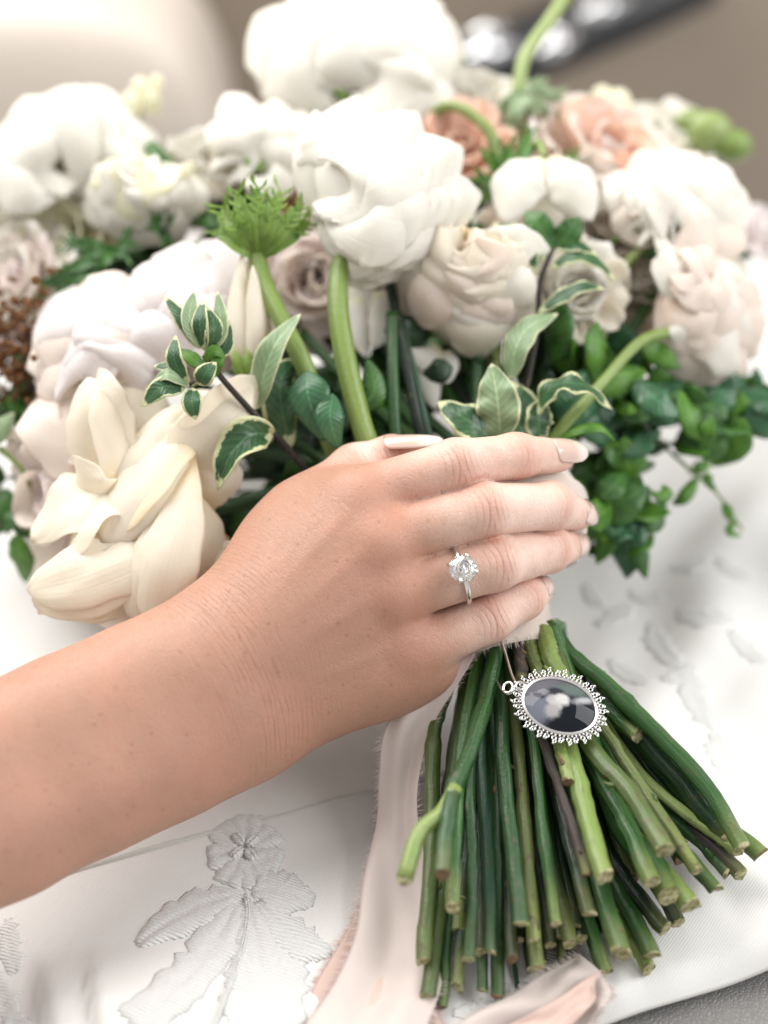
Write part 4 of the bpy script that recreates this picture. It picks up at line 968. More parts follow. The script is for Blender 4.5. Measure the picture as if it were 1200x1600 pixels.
def ranunculus(label, C, ax, Rpx, mat, n_layers=6, mats=None, seed=0, open_=0., cat='flower', shingle=1.0):
    C0 = P(*C); ax = camvec(*ax); R = Rpx * C[2] / FPX; r = np.random.default_rng(seed + 3); o = C0 - ax * R * .8
    t = thing('ranunculus', label, cat, o)
    for li in range(n_layers):
        q = (li + 1) / n_layers; rho = R * (.22 + .78 * q)
        for k in range(6 + li // 2):
            phi = li * .77 + 2 * np.pi * k / (6 + li // 2) + r.normal(0, .12)
            end = -70 + 95 * q * open_ + r.normal(0, 8)
            Lp = (rho * (2.15 - .75 * q * shingle) + R * .30 * (1 - q))  * r.uniform(.94, 1.06)
            V, F, uv = petal(o + ax * R * .16 * (1 - q), ax, phi, Lp, rho * .80 * r.uniform(.9, 1.2), 92, end, .02, 0, .92, 1.0, .02 + .035 * q, tip=0, lip=r.uniform(10, 75) * q, notch=r.uniform(0, .05), nv=14, th=.022, seed=int(r.integers(1e6)))
            mk('petal', V, F, MAT[mat if not mats else mats[int(r.integers(len(mats)))]], t, uv=uv)
    for k in range(4):
        V, F, uv = petal(o - ax * .05 * R, ax, k * 1.57 + .5, .75 * R, .22 * R, 85, 60, .05, 0, 1, 1, .05, .6, nu=7, nv=9, th=.035, seed=k); mk('sepal', V, F, MAT['bract'], t, uv=uv)
    e = WT(); V, F, uv = tube(np.array([o, o - ax * .5 * R, (o + e) / 2 - ax * .4 * R, e]), [.3, .26, .24, .22], 8, 16, world=True); mk('stem', V, F, MAT['stem'], t, uv=uv)
    return t

def fan_bloom(name, label, base, rims, mats, wpx, bulge=1.6, tiers=((.0, 1.0, .5), (-.5, .84, .0), (-.95, .63, -.4)), cup=.38, ruf=.07, seed=0, sepals=3, curl=.5, dback=0.0, inner=True):
    """a bloom seen from outside: shingled petals fanning from the calyx to the given rim points"""
    r = np.random.default_rng(seed); t = thing(name, label, 'flower', P(*base)); b = np.array(base, float); R_ = np.array(rims, float)
    if inner: tiers = ((.9, .92, .9),) + tuple(tiers)
    for ti, (dd, ln, ex) in enumerate(tiers):
        n = len(R_) if ti % 2 == 0 else len(R_) - 1
        order = r.permutation(n)
        for j, k in enumerate(order):
            tip = R_[k] if ti % 2 == 0 else (R_[k] + R_[k + 1]) / 2
            tip = b[:2] + (tip - b[:2]) * ln * r.uniform(.94, 1.05)
            v = tip - b[:2]; L = np.linalg.norm(v); e = v / L; o = np.array([-e[1], e[0]]) * r.normal(0, .05) * L
            zz = b[2] + dd + (j - n / 2) * .05 + dback
            pts = [(b[0], b[1], b[2] + .2), (*(b[:2] + v * .33 + o), zz - bulge * .75), (*(b[:2] + v * .68 + o * 1.3), zz - bulge * (1 if ti else .7)), (*(b[:2] + v * .93 + o * .6), zz - bulge * .6), (*tip, zz - bulge * .45 + curl * r.uniform(.3, 1.2))]
            w = wpx * zz / FPX * r.uniform(.9, 1.15) * (.8 + .25 * ln)
            V, F, uv = spine(pts, [w * .28, w * .85, w * 1.12, w * .98, w * .42], camvec(e[0] * .45 + r.normal(0, .15), -e[1] * .45 + r.normal(0, .12), .9), nu=15, nv=22, cup=cup * r.uniform(.6, 1.1), ruf=ruf * r.uniform(.8, 1.8), rf=r.uniform(1.2, 2.8), ph=r.uniform(0, 6), th=.014, edge=.0, jag=.09, crum=.025, roll=[0, r.uniform(-.15, .15), r.uniform(-.3, .3)], skew=-.12)
            mk('petal', V, F, MAT[mats[int(r.integers(len(mats)))]], t, uv=uv)
    c = R_.mean(0) - b[:2]; c = c / np.linalg.norm(c)
    for k in range(sepals):
        an = (k - (sepals - 1) / 2) * .7; e = np.array([c[0] * np.cos(an) - c[1] * np.sin(an), c[0] * np.sin(an) + c[1] * np.cos(an)])
        p1 = b[:2] + e * wpx * .6; p2 = b[:2] + e * wpx * 1.15
        V, F, uv = spine([(b[0], b[1], b[2] - .1), (*p1, b[2] - bulge * .9 - .5), (*p2, b[2] - bulge - .3)], np.array([.5, 1, .1]) * wpx * .16 * b[2] / FPX, camvec(e[0] * .3, -e[1] * .3, 1), nu=7, nv=10, cup=.3, th=.03); mk('sepal', V, F, MAT['bract'], t, uv=uv)
    e_ = WT(); V, F, uv = tube(np.array([P(*base), P(base[0] - c[0] * 20, base[1] - c[1] * 20, base[2] + .5), (P(*base) + e_) / 2 - UPV * .5 - FWD * -.8, e_]), [.26, .24, .2, .2], 8, 16, world=True); mk('stem', V, F, MAT['stem'], t, uv=uv)
    return t
fan_bloom('white_rose', 'tall white rose opening upwards, topmost flower of the bouquet', (580, 168, 62.5), [(388, 52), (425, 5), (490, -30), (560, -45), (635, -35), (695, 5), (706, 75), (680, 125)], ['white'], 68, 2.2, seed=3, sepals=4)
t = thing('ranunculus', 'big white ranunculus with many frilled layers above the cream rose', 'flower', P(528, 372, 55.6)); r = np.random.default_rng(5)
for ti, ln in enumerate((1.0, .95, .89, .83, .76, .68)):
    for k, tip in enumerate(((560, 152), (655, 175), (722, 232), (748, 305), (728, 372), (650, 418))):
        if ti > 3 and k in (0, 5): continue
        b0 = np.array([515., 335.]); v = (np.array(tip) - b0) * ln * r.uniform(.97, 1.03); e = v / np.linalg.norm(v); zz = 55.4 - .34 * ti + r.uniform(-.08, .08)
        pts = [(b0[0], b0[1], 55.8), (*(b0 + v * .35), zz - 1.1), (*(b0 + v * .72), zz - 1.25), (*(b0 + v), zz - .55)]
        V, F, uv = spine(pts, np.array([.5, 1.25, 1.55, .95]) * r.uniform(.9, 1.1), camvec(e[0] * .4, -e[1] * .4, .9), nu=17, nv=24, cup=.34, ruf=.07, rf=r.uniform(1.5, 3), ph=r.uniform(0, 6), th=.014, jag=.10, crum=.022, skew=-.22); mk('petal', V, F, MAT['white'], t, uv=uv)
for pts, w in (([(552, 398, 54.6), (512, 320, 53.6), (490, 235, 53.5), (492, 172, 54.2)], [.4, .95, 1.05, .55]), ([(556, 396, 54.4), (545, 330, 53.0), (528, 250, 52.9), (545, 165, 53.8)], [.4, .95, 1.1, .6]), ([(560, 395, 54.2), (572, 350, 52.9), (600, 300, 52.6), (640, 275, 53.0)], [.35, .9, 1.2, .7])):
    V, F, uv = spine(pts, w, camvec(-.3, .15, .95), nu=17, nv=24, cup=.4, ruf=.06, rf=1.6, ph=w[1] * 9, th=.014, jag=.07, crum=.025, skew=-.2); mk('petal', V, F, MAT['white'], t, uv=uv)
for pts in ([(556, 402, 54.3), (520, 350, 53.6), (484, 270, 53.8)], [(560, 404, 54.2), (566, 380, 53.2), (592, 362, 53.2)]):
    V, F, uv = spine(pts, [.25, .34, .05], camvec(-.2, 0, 1), nu=7, nv=12, cup=.3); mk('sepal', V, F, MAT['bract'], t, uv=uv)
fan_bloom('white_anemone', 'wide white blossom at the far left edge of the bouquet', (108, 300, 61.5), [(-40, 260), (10, 175), (70, 128), (135, 122), (185, 165), (250, 205), (250, 285)], ['white'], 56, 1.8, tiers=((0, 1, 0), (-.5, .85, 0)), seed=9, sepals=0)
fan_bloom('white_anemone', 'white cupped blossom next to the top rose above the feathery collar', (385, 285, 60.5), [(345, 205), (362, 152), (410, 145), (452, 155), (482, 195), (478, 262)], ['white'], 42, 1.5, tiers=((0, 1, 0), (-.5, .85, 0)), seed=11, sepals=2)
fan_bloom('mauve_rose', 'pale mauve rose above the variegated sprig', (300, 580, 56.4), [(185, 445), (215, 402), (262, 382), (318, 368), (362, 392), (380, 450)], ['mauve'], 58, 2.0, tiers=((.0, 1.0, 0), (-.5, .9, 0), (-1.0, .72, 0)), seed=16, curl=.8, ruf=.06)
fan_bloom('blush_rose', 'blush rose left of the mauve rose', (165, 620, 56.2), [(52, 560), (68, 490), (110, 432), (165, 420), (215, 445), (235, 500)], ['blush', 'mauve', 'blush'], 56, 2.0, tiers=((.0, 1.0, 0), (-.5, .88, 0), (-1.0, .7, 0)), seed=17, curl=.8)
fan_bloom('ranunculus', 'pinkish white ranunculus at the right shoulder of the bouquet', (1025, 375, 58.8), [(985, 290), (1015, 245), (1065, 226), (1120, 242), (1160, 290), (1172, 350), (1145, 398)], ['white', 'white', 'blush'], 42, 1.7, tiers=((.0, 1.0, 0), (-.35, .9, 0), (-.65, .78, 0), (-.95, .62, 0)), ruf=.12, seed=24, sepals=2)
fan_bloom('ranunculus', 'pale blush ranunculus drooping above the ivy', (1052, 445, 58.0), [(1085, 392), (1140, 398), (1185, 440), (1198, 505), (1190, 565), (1155, 606), (1100, 610)], ['white', 'blush', 'blush'], 42, 1.7, tiers=((.0, 1.0, 0), (-.35, .9, 0), (-.65, .78, 0), (-.95, .62, 0)), ruf=.12, seed=25, sepals=2)
fan_bloom('cream_rose', 'cream rose with drooping outer petals under the big white ranunculus', (745, 385, 56.0), [(606, 425), (622, 480), (668, 528), (728, 560), (790, 552), (836, 500), (846, 425)], ['cream', 'blush', 'white', 'cream'], 46, 1.7,
   tiers=((.0, 1.0, 0), (-.3, .88, 0), (-.6, .72, 0), (-.85, .56, 0), (-1.1, .40, 0)), ruf=.11, cup=.42, seed=7, sepals=0, curl=.7)
fan_bloom('cream_freesia', 'buttery white frilled blossom between the two white cupped ones', (245, 262, 59.6), [(128, 285), (140, 335), (180, 378), (235, 392), (288, 362), (312, 305)], ['white', 'butter', 'white'], 40, 1.5, tiers=((0, 1, 0), (-.4, .85, 0), (-.8, .62, 0)), ruf=.1, seed=13, sepals=0)
bloom('white_freesia', 'small white blossom beside the buttery frilled one', 'flower', (335, 270, 60.5), (.1, .6, .7), 110, 'white', FLAT, seed=14)
bloom('blush_rose', 'faded pink rose half hidden behind the unfurled cream rose', 'flower', (88, 775, 55.2), (-.75, -.2, .5), 140, 'blush', ROSE, seed=18, mats=['pink', 'blush'])
bloom('blush_rose', 'dusky blush rose in the shade under the feathery collar', 'flower', (487, 440, 57.2), (.0, .1, 1), 108, 'blush', ROSE, seed=19, mats=['pink', 'blush'])
bloom('rust_blossom', 'small rust orange blossom left of the big ranunculus', 'flower', (500, 318, 59), (0, .3, .8), 60, 'rust', OPEN, seed=20, mats=['rust', 'peach'])
bloom('peach_rose', 'coral peach rose between the ranunculus and nodding white flower', 'flower', (715, 225, 59.2), (.1, .4, .85), 85, 'peach', ROSE, seed=21)
bloom('peach_rose', 'large peach rose behind the nodding white flower', 'flower', (945, 240, 60.5), (.25, .55, .65), 128, 'peach', OPEN, seed=22, mats=['peach', 'blush', 'pink'])
bloom('blush_rose', 'blush rose just right of the topmost white rose', 'flower', (752, 160, 62), (.1, .7, .6), 95, 'blush', ROSE, seed=23, mats=['blush', 'white'])
bloom('cream_rose', 'pale rose peeping out between the cream rose and the dark twig', 'flower', (815, 400, 56.8), (.2, .3, .9), 92, 'blush', ROSE, seed=35, mats=['blush', 'white'])
bloom('cream_rose', 'small cream rose behind the dark twig', 'flower', (900, 455, 56), (.05, .1, .95), 84, 'cream', ROSE[:4], seed=26, mats=['cream', 'white'])
bloom('white_sweet_pea', 'far white blossom next to the lime buds', 'flower', (1045, 220, 65), (.2, .6, .6), 98, 'white', FLAT, seed=27)
bloom('blush_rose', 'white blush rose between the nodding flower and right ranunculus', 'flower', (955, 350, 58.5), (.2, .2, .9), 108, 'white', ROSE, seed=28, mats=['white', 'blush'])
bloom('pink_sweet_pea', 'pale pink blossom at the right rim beyond the ranunculus', 'flower', (1195, 375, 64), (.5, .4, .6), 75, 'mauve', FLAT, seed=29)
bloom('pink_sweet_pea', 'faded pink blossom at the left rim beneath the wide white one', 'flower', (30, 440, 60), (-.5, .2, .7), 100, 'pink', OPEN, seed=30, mats=['pink', 'white'])
bloom('butter_freesia', 'yellow-centred cream blossom beneath the wide white one', 'flower', (95, 368, 60.5), (-.2, .1, .9), 84, 'butter', OPEN, seed=31)
bloom('white_anemone', 'white blossom at the left rim over the faded pink one', 'flower', (5, 330, 61.5), (-.3, .3, .8), 90, 'white', FLAT, seed=32)
bloom('peach_rose', 'muted cream rose deep behind the lime stems on the right', 'flower', (1000, 445, 59), (.2, .1, .9), 90, 'cream', CUP, seed=33, mats=['cream', 'blush'])
bloom('blush_rose', 'blush rose low at the left behind the unfurled cream rose', 'flower', (120, 640, 55.8), (-.5, .3, .7), 105, 'blush', ROSE, seed=34, mats=['blush', 'pink'])
# hellebore nodding
t = thing('white_hellebore', 'nodding white flower with two broad smooth petals in front of peach rose', 'flower', P(850, 250, 57))
for pts, w in (([(850, 248, 56.4), (815, 275, 55.6), (785, 350, 55.4)], [.3, 1.0, 1.0, .2]), ([(855, 248, 56.4), (890, 280, 55.7), (925, 345, 55.8)], [.3, .95, 1.0, .25]), ([(850, 250, 57), (850, 300, 57), (845, 352, 56.6)], [.3, 1.1, 1.1, .2]), ([(860, 248, 57), (905, 290, 57.4), (945, 330, 57.6)], [.3, .8, .8, .2])):
    V, F, uv = spine(pts, w, camvec(-.1, .25, 1), nu=13, nv=18, cup=.42, ruf=.07, ph=pts[0][0], jag=.06, crum=.03, th=.014); mk('petal', V, F, MAT['white'], t, uv=uv)
V, F, uv = tube([(850, 246, 56.6), (838, 225, 57.5), (800, 300, 58), (770, 560, 56)], [.14, .14, .14], 8, 18); mk('stem', V, F, MAT['stem_lime'], t, uv=uv)
# bud
t = thing('rose_bud', 'slim cream bud on the lime stem beside the mauve rose', 'flower', P(385, 585, 53.2))
for k, (pts, w, c) in enumerate((([(383, 590, 53.2), (372, 510, 52.9), (378, 396, 53.3)], [.25, .62, .55, .12], .9), ([(385, 590, 53.2), (402, 520, 52.7), (395, 415, 52.9)], [.22, .50, .5, .10], .9), ([(388, 590, 53.4), (412, 520, 53.2), (412, 430, 53.6)], [.2, .5, .42, .1], .8), ([(384, 590, 53.6), (385, 500, 53.9), (388, 405, 54)], [.25, .7, .6, .15], -.6))):
    V, F, uv = spine(pts, w, camvec(.1 * k, 0, 1), nu=11, nv=16, cup=c, ruf=.05, ph=k); mk('petal', V, F, MAT['cream'], t, uv=uv)
for k in range(3):
    V, F, uv = spine([(384 + 4 * k, 600, 53.0), (372 + 14 * k, 570, 52.7), (366 + 20 * k, 545, 52.8)], [.2, .22, .03], camvec(0, 0, 1), cup=.5, nu=7, nv=9); mk('sepal', V, F, MAT['bract'], t, uv=uv)
V, F, uv = tube([(385, 595, 53.2), (420, 660, 53.6), (520, 730, 54)], [.2, .17, .17], 8, 12); mk('stem', V, F, MAT['stem'], t, uv=uv)
# loose white petals between the two thick stems
t = thing('white_freesia', 'small white flower peeping out between two thick green stems', 'flower', P(585, 470, 55.5))
for k, (pts, w) in enumerate((([(575, 470, 55.5), (560, 500, 55), (572, 560, 54.6)], [.5, .62, .1]), ([(600, 455, 55.5), (600, 500, 54.8), (582, 545, 54.5)], [.5, .6, .12]), ([(560, 440, 55.8), (565, 470, 55.5), (590, 500, 55.2)], [.4, .6, .3]))):
    V, F, uv = spine(pts, w, camvec(.2 - .2 * k, .1, 1), cup=.4, ruf=.08, ph=k); mk('petal', V, F, MAT['white'], t, uv=uv)
t = thing('white_freesia', 'white trumpet petals in the shadow under the cream rose', 'flower', P(680, 560, 55.5))
for k, (pts, w) in enumerate((([(690, 545, 55.5), (665, 560, 55.2), (640, 545, 55)], [.3, .5, .1]), ([(690, 550, 55.5), (672, 590, 55.2), (680, 640, 55)], [.3, .5, .12]), ([(692, 550, 55.5), (700, 570, 55.2), (698, 600, 55)], [.3, .4, .1]))):
    V, F, uv = spine(pts, w, camvec(.2 - .2 * k, .1, 1), cup=.4, ruf=.08, ph=k); mk('petal', V, F, MAT['white'], t, uv=uv)

# the unfurled cream rose: every petal placed
t = thing('cream_rose', 'unfurled cream rose with long rolled petals touching the wrist', 'flower', P(330, 800, 54))
rose6 = [  # spine from base to rim, half widths (cm), cup, facing, roll, ruffle
 ([(260, 780, 54.0), (160, 700, 53.4), (90, 650, 53.4), (52, 628, 54.0)], [.9, 1.7, 1.5, .7], .15, (-.4, .5, .8), 0, .06),       # back left, pinkish
 ([(250, 760, 54.0), (215, 680, 53.4), (225, 600, 53.6)], [1.0, 1.5, .8], .25, (.0, .3, .9), 0, .05),
 ([(215, 800, 53.0), (160, 730, 52.0), (138, 650, 51.6), (138, 590, 52.0)], [.9, 1.15, 1.15, .55], .55, (-.35, .1, 1), 0, .07),   # tall rolled petal
 ([(210, 800, 52.6), (188, 720, 51.6), (170, 650, 51.3), (158, 606, 51.6)], [.7, .75, .62, .25], .35, (.55, .1, .9), 0, .05),
 ([(220, 820, 52.4), (160, 775, 51.6), (105, 790, 51.2), (48, 846, 51.5)], [.9, 1.35, 1.05, .45], .25, (-.45, .55, .8), 0, .14),  # ragged left
 ([(200, 800, 52.2), (140, 765, 51.4), (112, 712, 51.3)], [.9, .8, .35], .45, (-.6, .1, .9), 0, .10),
 ([(330, 690, 53.2), (270, 660, 52.2), (215, 715, 51.5), (184, 768, 51.6)], [.5, .75, .80, .42], .45, (-.45, .25, .9), 0, .05),
 ([(330, 720, 52.6), (290, 690, 52.1), (240, 750, 51.7), (210, 800, 51.9)], [.6, .9, .95, .5], .3, (.25, .2, .9), 0, .04),
 ([(330, 740, 52.6), (275, 690, 51.6), (215, 770, 50.8), (160, 850, 50.8)], [.4, .80, 1.10, .50], .45, (-.5, .15, .9), 0, .06),   # long centre petal
 ([(260, 790, 52.2), (180, 770, 51.5), (125, 815, 51.0), (104, 876, 51.0)], [.6, .95, .95, .55], .40, (-.55, .35, .8), 0, .07),
 ([(270, 800, 52.4), (200, 835, 52.5), (112, 868, 52.4)], [1.2, 1.5, .9], -.25, (-.2, .25, 1), 0, .02),                          # deep inside, warm scattered light in its colour
 ([(330, 830, 52.0), (230, 860, 50.8), (125, 900, 50.3), (42, 922, 50.9)], [.5, 1.0, 1.05, .55], .35, (-.15, .30, 1), 0, .06),    # lower lip
 ([(320, 870, 52.0), (215, 905, 51.0), (130, 928, 50.8), (50, 938, 51.4)], [.6, 1.15, 1.0, .45], .30, (-.1, -.35, .9), 0, .08),
 ([(320, 900, 52.2), (225, 945, 51.6), (140, 955, 51.6), (75, 962, 52.2)], [.9, 1.25, 1.1, .5], .25, (-.1, -.6, .8), 0, .08),
 ([(300, 800, 52.6), (312, 720, 51.7), (350, 650, 51.4), (396, 602, 52.0)], [.6, 1.15, 1.0, .12], .18, (.25, .10, 1), 0, .07),    # pointed upper right
 ([(310, 790, 52.4), (335, 745, 52.0), (330, 690, 51.9)], [.6, .9, .6], .25, (.4, .0, 1), 0, .05),
 ([(293, 690, 52.0), (284, 775, 50.6), (258, 880, 50.0), (236, 972, 50.6)], [.22, .62, 1.10, .85], .42, (-.22, -.05, 1), 0, .03),  # big smooth front petal
 ([(285, 770, 52.0), (312, 830, 51.2), (318, 890, 51.0), (292, 955, 51.4)], [.45, 1.0, 1.15, .8], .35, (.45, -.05, .9), 0, .05),
 ([(315, 915, 51.6), (345, 882, 51.2), (370, 852, 51.3)], [.45, .48, .24], .7, (.3, .4, .9), 0, .04),
 ([(325, 900, 51.8), (350, 868, 51.5), (364, 846, 51.6)], [.4, .4, .2], .6, (-.2, .5, .9), 0, .04),
 ([(270, 960, 52.0), (298, 948, 51.5), (318, 932, 51.5)], [.7, .7, .3], .5, (.3, -.2, 1), 0, .05),
 ([(260, 970, 52.4), (228, 984, 52.0), (205, 990, 52.2)], [.9, .9, .4], .3, (0, -.4, 1), 0, .05),
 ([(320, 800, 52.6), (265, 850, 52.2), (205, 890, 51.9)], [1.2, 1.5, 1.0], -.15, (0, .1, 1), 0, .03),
 ([(320, 700, 53.0), (330, 640, 52.8), (345, 610, 52.9)], [.9, 1.0, .5], .2, (.1, .3, .9), 0, .05),
]
rtw = np.random.default_rng(21)
for k in (2, 4, 6, 8, 9, 11, 12, 14, 16, 17):
    pts, w, c, f, rl, rf = rose6[k]; dx_, dy_ = ((16, -14) if k not in (11, 12) else (10, 22)) if k not in (16, 17) else (-16, 6)
    rose6.append(([(x + dx_ * (.4 + .6 * i / 3), y + dy_ * (.4 + .6 * i / 3), d + .30) for i, (x, y, d) in enumerate(pts)], [q_ * rtw.uniform(.85, 1.0) for q_ in w], c * rtw.uniform(.7, 1.2), (f[0] + rtw.normal(0, .15), f[1] + rtw.normal(0, .15), f[2]), rl, rf * 1.3))
for k, (pts, w, c, f, rl, rf) in enumerate(rose6):
    tw = rtw.uniform(-.35, .35)
    V, F, uv = spine(pts, np.array(w) * 1.08, camvec(*f), nu=19, nv=30, cup=c * .8, ruf=rf * 1.7, ph=k * 1.7, rf=1.7, th=.012, edge=.0, jag=.10, crum=.03, roll=[-tw, tw * .3, tw, tw * 2.0]); mk('petal', V, F, MAT['blush' if k in (0, 13, 21) else 'throat_glow' if k in (10, 22) else 'cream_gap_glow' if k in (26, 27, 28) else 'cream'], t, uv=uv)
V, F, uv = tube([(300, 790, 52.8), (360, 790, 53.6), (480, 760, 54), (640, 760, 54)], [.3, .25, .22], 8, 16); mk('stem', V, F, MAT['stem'], t, uv=uv)
# second bloom of petals behind it
t = thing('white_rose', 'greyish white rose petals behind the unfurled cream rose in the shade', 'flower', P(395, 690, 54))
for k, (pts, w) in enumerate((([(345, 700, 53.6), (385, 660, 53.4), (425, 690, 53.5)], [.8, 1.0, .2]), ([(345, 690, 53.8), (370, 640, 53.7), (400, 625, 53.9)], [.8, .9, .3]))):
    V, F, uv = spine(pts, w, camvec(.2, .1, 1), cup=.3, ruf=.05, ph=k); mk('petal', V, F, MAT['white'], t, uv=uv)

# ------------------------------------------------------------------ foliage
def ovate(v): return np.maximum(np.sin(np.pi * np.clip(v, 0, 1)**.85), .0)**.8 * (1 - .0 * v)
def leaf(parent, pts, wpx, mat, face=(0, 0, 1), cup=.25, fold=.0, ruf=.08, rf=2.5, ph=0., roll=0., nu=9, nv=16, name='leaf', prof=ovate, th=.03):
    k = pts[-1][2] / FPX
    V, F, uv = spine(pts, wpx * k, camvec(*face), nu=nu, nv=nv, cup=cup, fold=fold, ruf=ruf, rf=rf, ph=ph, roll=roll, prof=prof, th=th)
    return mk(name, V, F, MAT[mat], parent, uv=uv)
def twig(parent, pts, diam, mat='twig', name='twig', n=20):
    V, F, uv = tube(pts, np.array([1.0, .9, .7]) * diam * .5 * pts[0][2] / FPX, 8, n); return mk(name, V, F, MAT[mat], parent, uv=uv)

t = thing('variegated_sprig', 'cream edged variegated sprig lying on the unfurled cream rose', 'foliage', P(480, 735, 53))
twig(t, [(500, 760, 53), (440, 690, 52.2), (395, 645, 51.6), (350, 595, 51.1), (318, 555, 50.9)], 12)
for k, (p, w, f, mt) in enumerate([
  ([(312, 545, 50.9), (285, 500, 50.8), (257, 462, 51.2)], 13, (-.3, .3, .9), 'variegated'), ([(315, 545, 50.9), (296, 500, 50.6), (303, 455, 51.0)], 15, (.4, .3, .9), 'leaf_pale'),
  ([(320, 548, 50.9), (312, 505, 50.5), (318, 468, 50.9)], 15, (-.3, .2, 1), 'variegated'), ([(325, 548, 50.9), (335, 515, 50.6), (322, 478, 50.9)], 16, (.4, .1, 1), 'variegated'),
  ([(330, 550, 51.0), (345, 510, 50.8), (340, 455, 51.2)], 16, (-.5, .2, .9), 'leaf_pale'), ([(330, 556, 51.0), (352, 540, 50.9), (358, 500, 51.2)], 14, (.3, .3, .9), 'variegated'),
  ([(292, 600, 50.6), (272, 560, 50.2), (275, 524, 50.5)], 15, (-.3, .2, 1), 'variegated'), ([(296, 603, 50.6), (262, 585, 50.2), (236, 600, 50.6)], 13, (.0, .6, .8), 'leaf_pale'),
  ([(290, 606, 50.6), (252, 606, 50.1), (221, 636, 50.5)], 19, (-.1, .3, 1), 'variegated'), ([(302, 606, 50.6), (300, 630, 50.2), (306, 656, 50.4)], 17, (.1, .0, 1), 'variegated'),
  ([(312, 602, 50.6), (320, 585, 50.2), (338, 566, 50.4)], 17, (.2, .2, 1), 'variegated'), ([(296, 598, 50.8), (268, 575, 50.7), (240, 572, 51)], 14, (-.2, .6, .7), 'variegated'),
  ([(318, 575, 50.9), (300, 560, 50.8), (282, 545, 51)], 12, (0, .4, .9), 'leaf_bright'), ([(335, 590, 51), (340, 565, 50.8), (352, 548, 51)], 10, (0, .2, 1), 'leaf_bright'),
  ([(318, 565, 50.9), (335, 548, 50.7), (352, 560, 50.9)], 10, (.3, .2, 1), 'leaf_bright')]):
    leaf(t, p, w, mt, f, ph=k, fold=.15, cup=.1)
for p in ([(335, 578, 51), (315, 595, 50.8), (300, 604, 50.6)],): twig(t, p, 6, 'stem_olive')
t = thing('variegated_leaf', 'twisted variegated leaf half green half cream before the shaded gap', 'leaf', P(430, 680, 52))
leaf(t, [(428, 678, 52.0), (392, 680, 51.2), (360, 712, 51.0), (340, 766, 51.3)], 31, 'variegated', (-.2, .2, 1), cup=-.1, fold=.35, ruf=.14, roll=[.9, .3, -.2, -.3], nu=13, nv=22)
t = thing('variegated_leaf', 'pale folded leaf standing beside the cream bud', 'leaf', P(400, 640, 52.6))
leaf(t, [(400, 640, 52.6), (412, 590, 52.0), (430, 540, 51.7), (470, 490, 52)], 27, 'leaf_pale', (-.5, .2, .9), cup=.1, fold=.3, ruf=.06, nv=22)
t = thing('variegated_leaf', 'dark ruffled variegated leaf behind the pale folded one', 'leaf', P(455, 690, 53))
leaf(t, [(455, 700, 53.0), (440, 640, 52.6), (440, 590, 52.6), (466, 560, 53)], 34, 'variegated', (.3, .2, .9), ruf=.14, rf=4, nv=24)
t = thing('ruscus_sprig', 'pair of smooth oval blue-green leaves in front of the lime stem', 'foliage', P(515, 700, 52.2))
leaf(t, [(480, 580, 52.0), (482, 620, 51.6), (505, 690, 52.0)], 36, 'leaf_blue', (-.2, .1, 1), cup=.2, ruf=.02, nv=20); leaf(t, [(520, 615, 51.8), (516, 655, 51.4), (530, 705, 51.8)], 25, 'leaf_blue', (.2, .1, 1), cup=.2, ruf=.02, nv=20)
leaf(t, [(560, 640, 52.8), (585, 610, 52.8), (575, 560, 53)], 24, 'leaf', (.2, .1, 1)); twig(t, [(530, 710, 53), (505, 640, 52.6), (480, 580, 52.3)], 7, 'stem')

t = thing('variegated_sprig', 'wavy cream edged sprig rising just above the index finger', 'foliage', P(800, 700, 53))
twig(t, [(800, 715, 53), (815, 640, 53.2), (838, 520, 54), (845, 440, 54.4), (864, 388, 54.8)], 12)
for k, (p, w, f, mt, rf_) in enumerate([
  ([(782, 690, 52.2), (778, 630, 51.7), (768, 568, 52.0)], 36, (-.2, .2, 1), 'leaf_pale', .22), ([(785, 700, 52.4), (735, 660, 51.8), (684, 628, 52.2)], 31, (-.1, .5, .9), 'variegated', .2),
  ([(850, 695, 53), (818, 650, 52.8), (800, 596, 53.2)], 44, (.1, .3, .9), 'variegated', .15), ([(838, 650, 52.8), (862, 606, 52.3), (910, 602, 52.2), (957, 640, 52.6)], 25, (.0, .75, .6), 'variegated', .28),
  ([(845, 690, 53), (842, 655, 52.8), (852, 622, 53)], 26, (.4, .2, .9), 'variegated', .18), ([(798, 595, 53.2), (806, 545, 53), (828, 510, 53.2), (872, 490, 53.6)], 27, (-.6, .2, .8), 'leaf_pale', .08),
  ([(840, 490, 54), (875, 465, 53.8), (912, 448, 53.8), (945, 452, 54)], 14, (.1, .6, .8), 'variegated', .15), ([(860, 420, 54.6), (892, 402, 54.4), (930, 408, 54.2), (963, 440, 54.4)], 17, (.1, .7, .7), 'variegated', .15),
  ([(852, 405, 54.6), (830, 395, 54.4), (838, 425, 54.2)], 14, (-.2, .3, 1), 'variegated', .1), ([(862, 392, 54.8), (815, 365, 54.6), (768, 350, 55)], 16, (0, .6, .8), 'variegated', .12),
  ([(864, 390, 54.8), (840, 350, 54.6), (822, 330, 55)], 22, (-.2, .4, .9), 'leaf', .12), ([(866, 388, 54.8), (890, 362, 54.6), (905, 340, 54.8)], 22, (.3, .4, .9), 'leaf', .12), ([(868, 388, 54.8), (905, 385, 54.6), (930, 395, 54.8)], 13, (.3, .6, .8), 'variegated', .1),
  ([(850, 400, 54.8), (800, 395, 55), (775, 380, 55.4)], 14, (0, .5, .8), 'leaf_pale', .1)]):
    leaf(t, p, w, mt, f, ph=k * 1.3, ruf=rf_, rf=3.2, fold=.12, cup=.12, nu=11, nv=26)
t = thing('leaf_shoot', 'narrow bright leaf curving over the index fingernail', 'leaf', P(860, 700, 53))
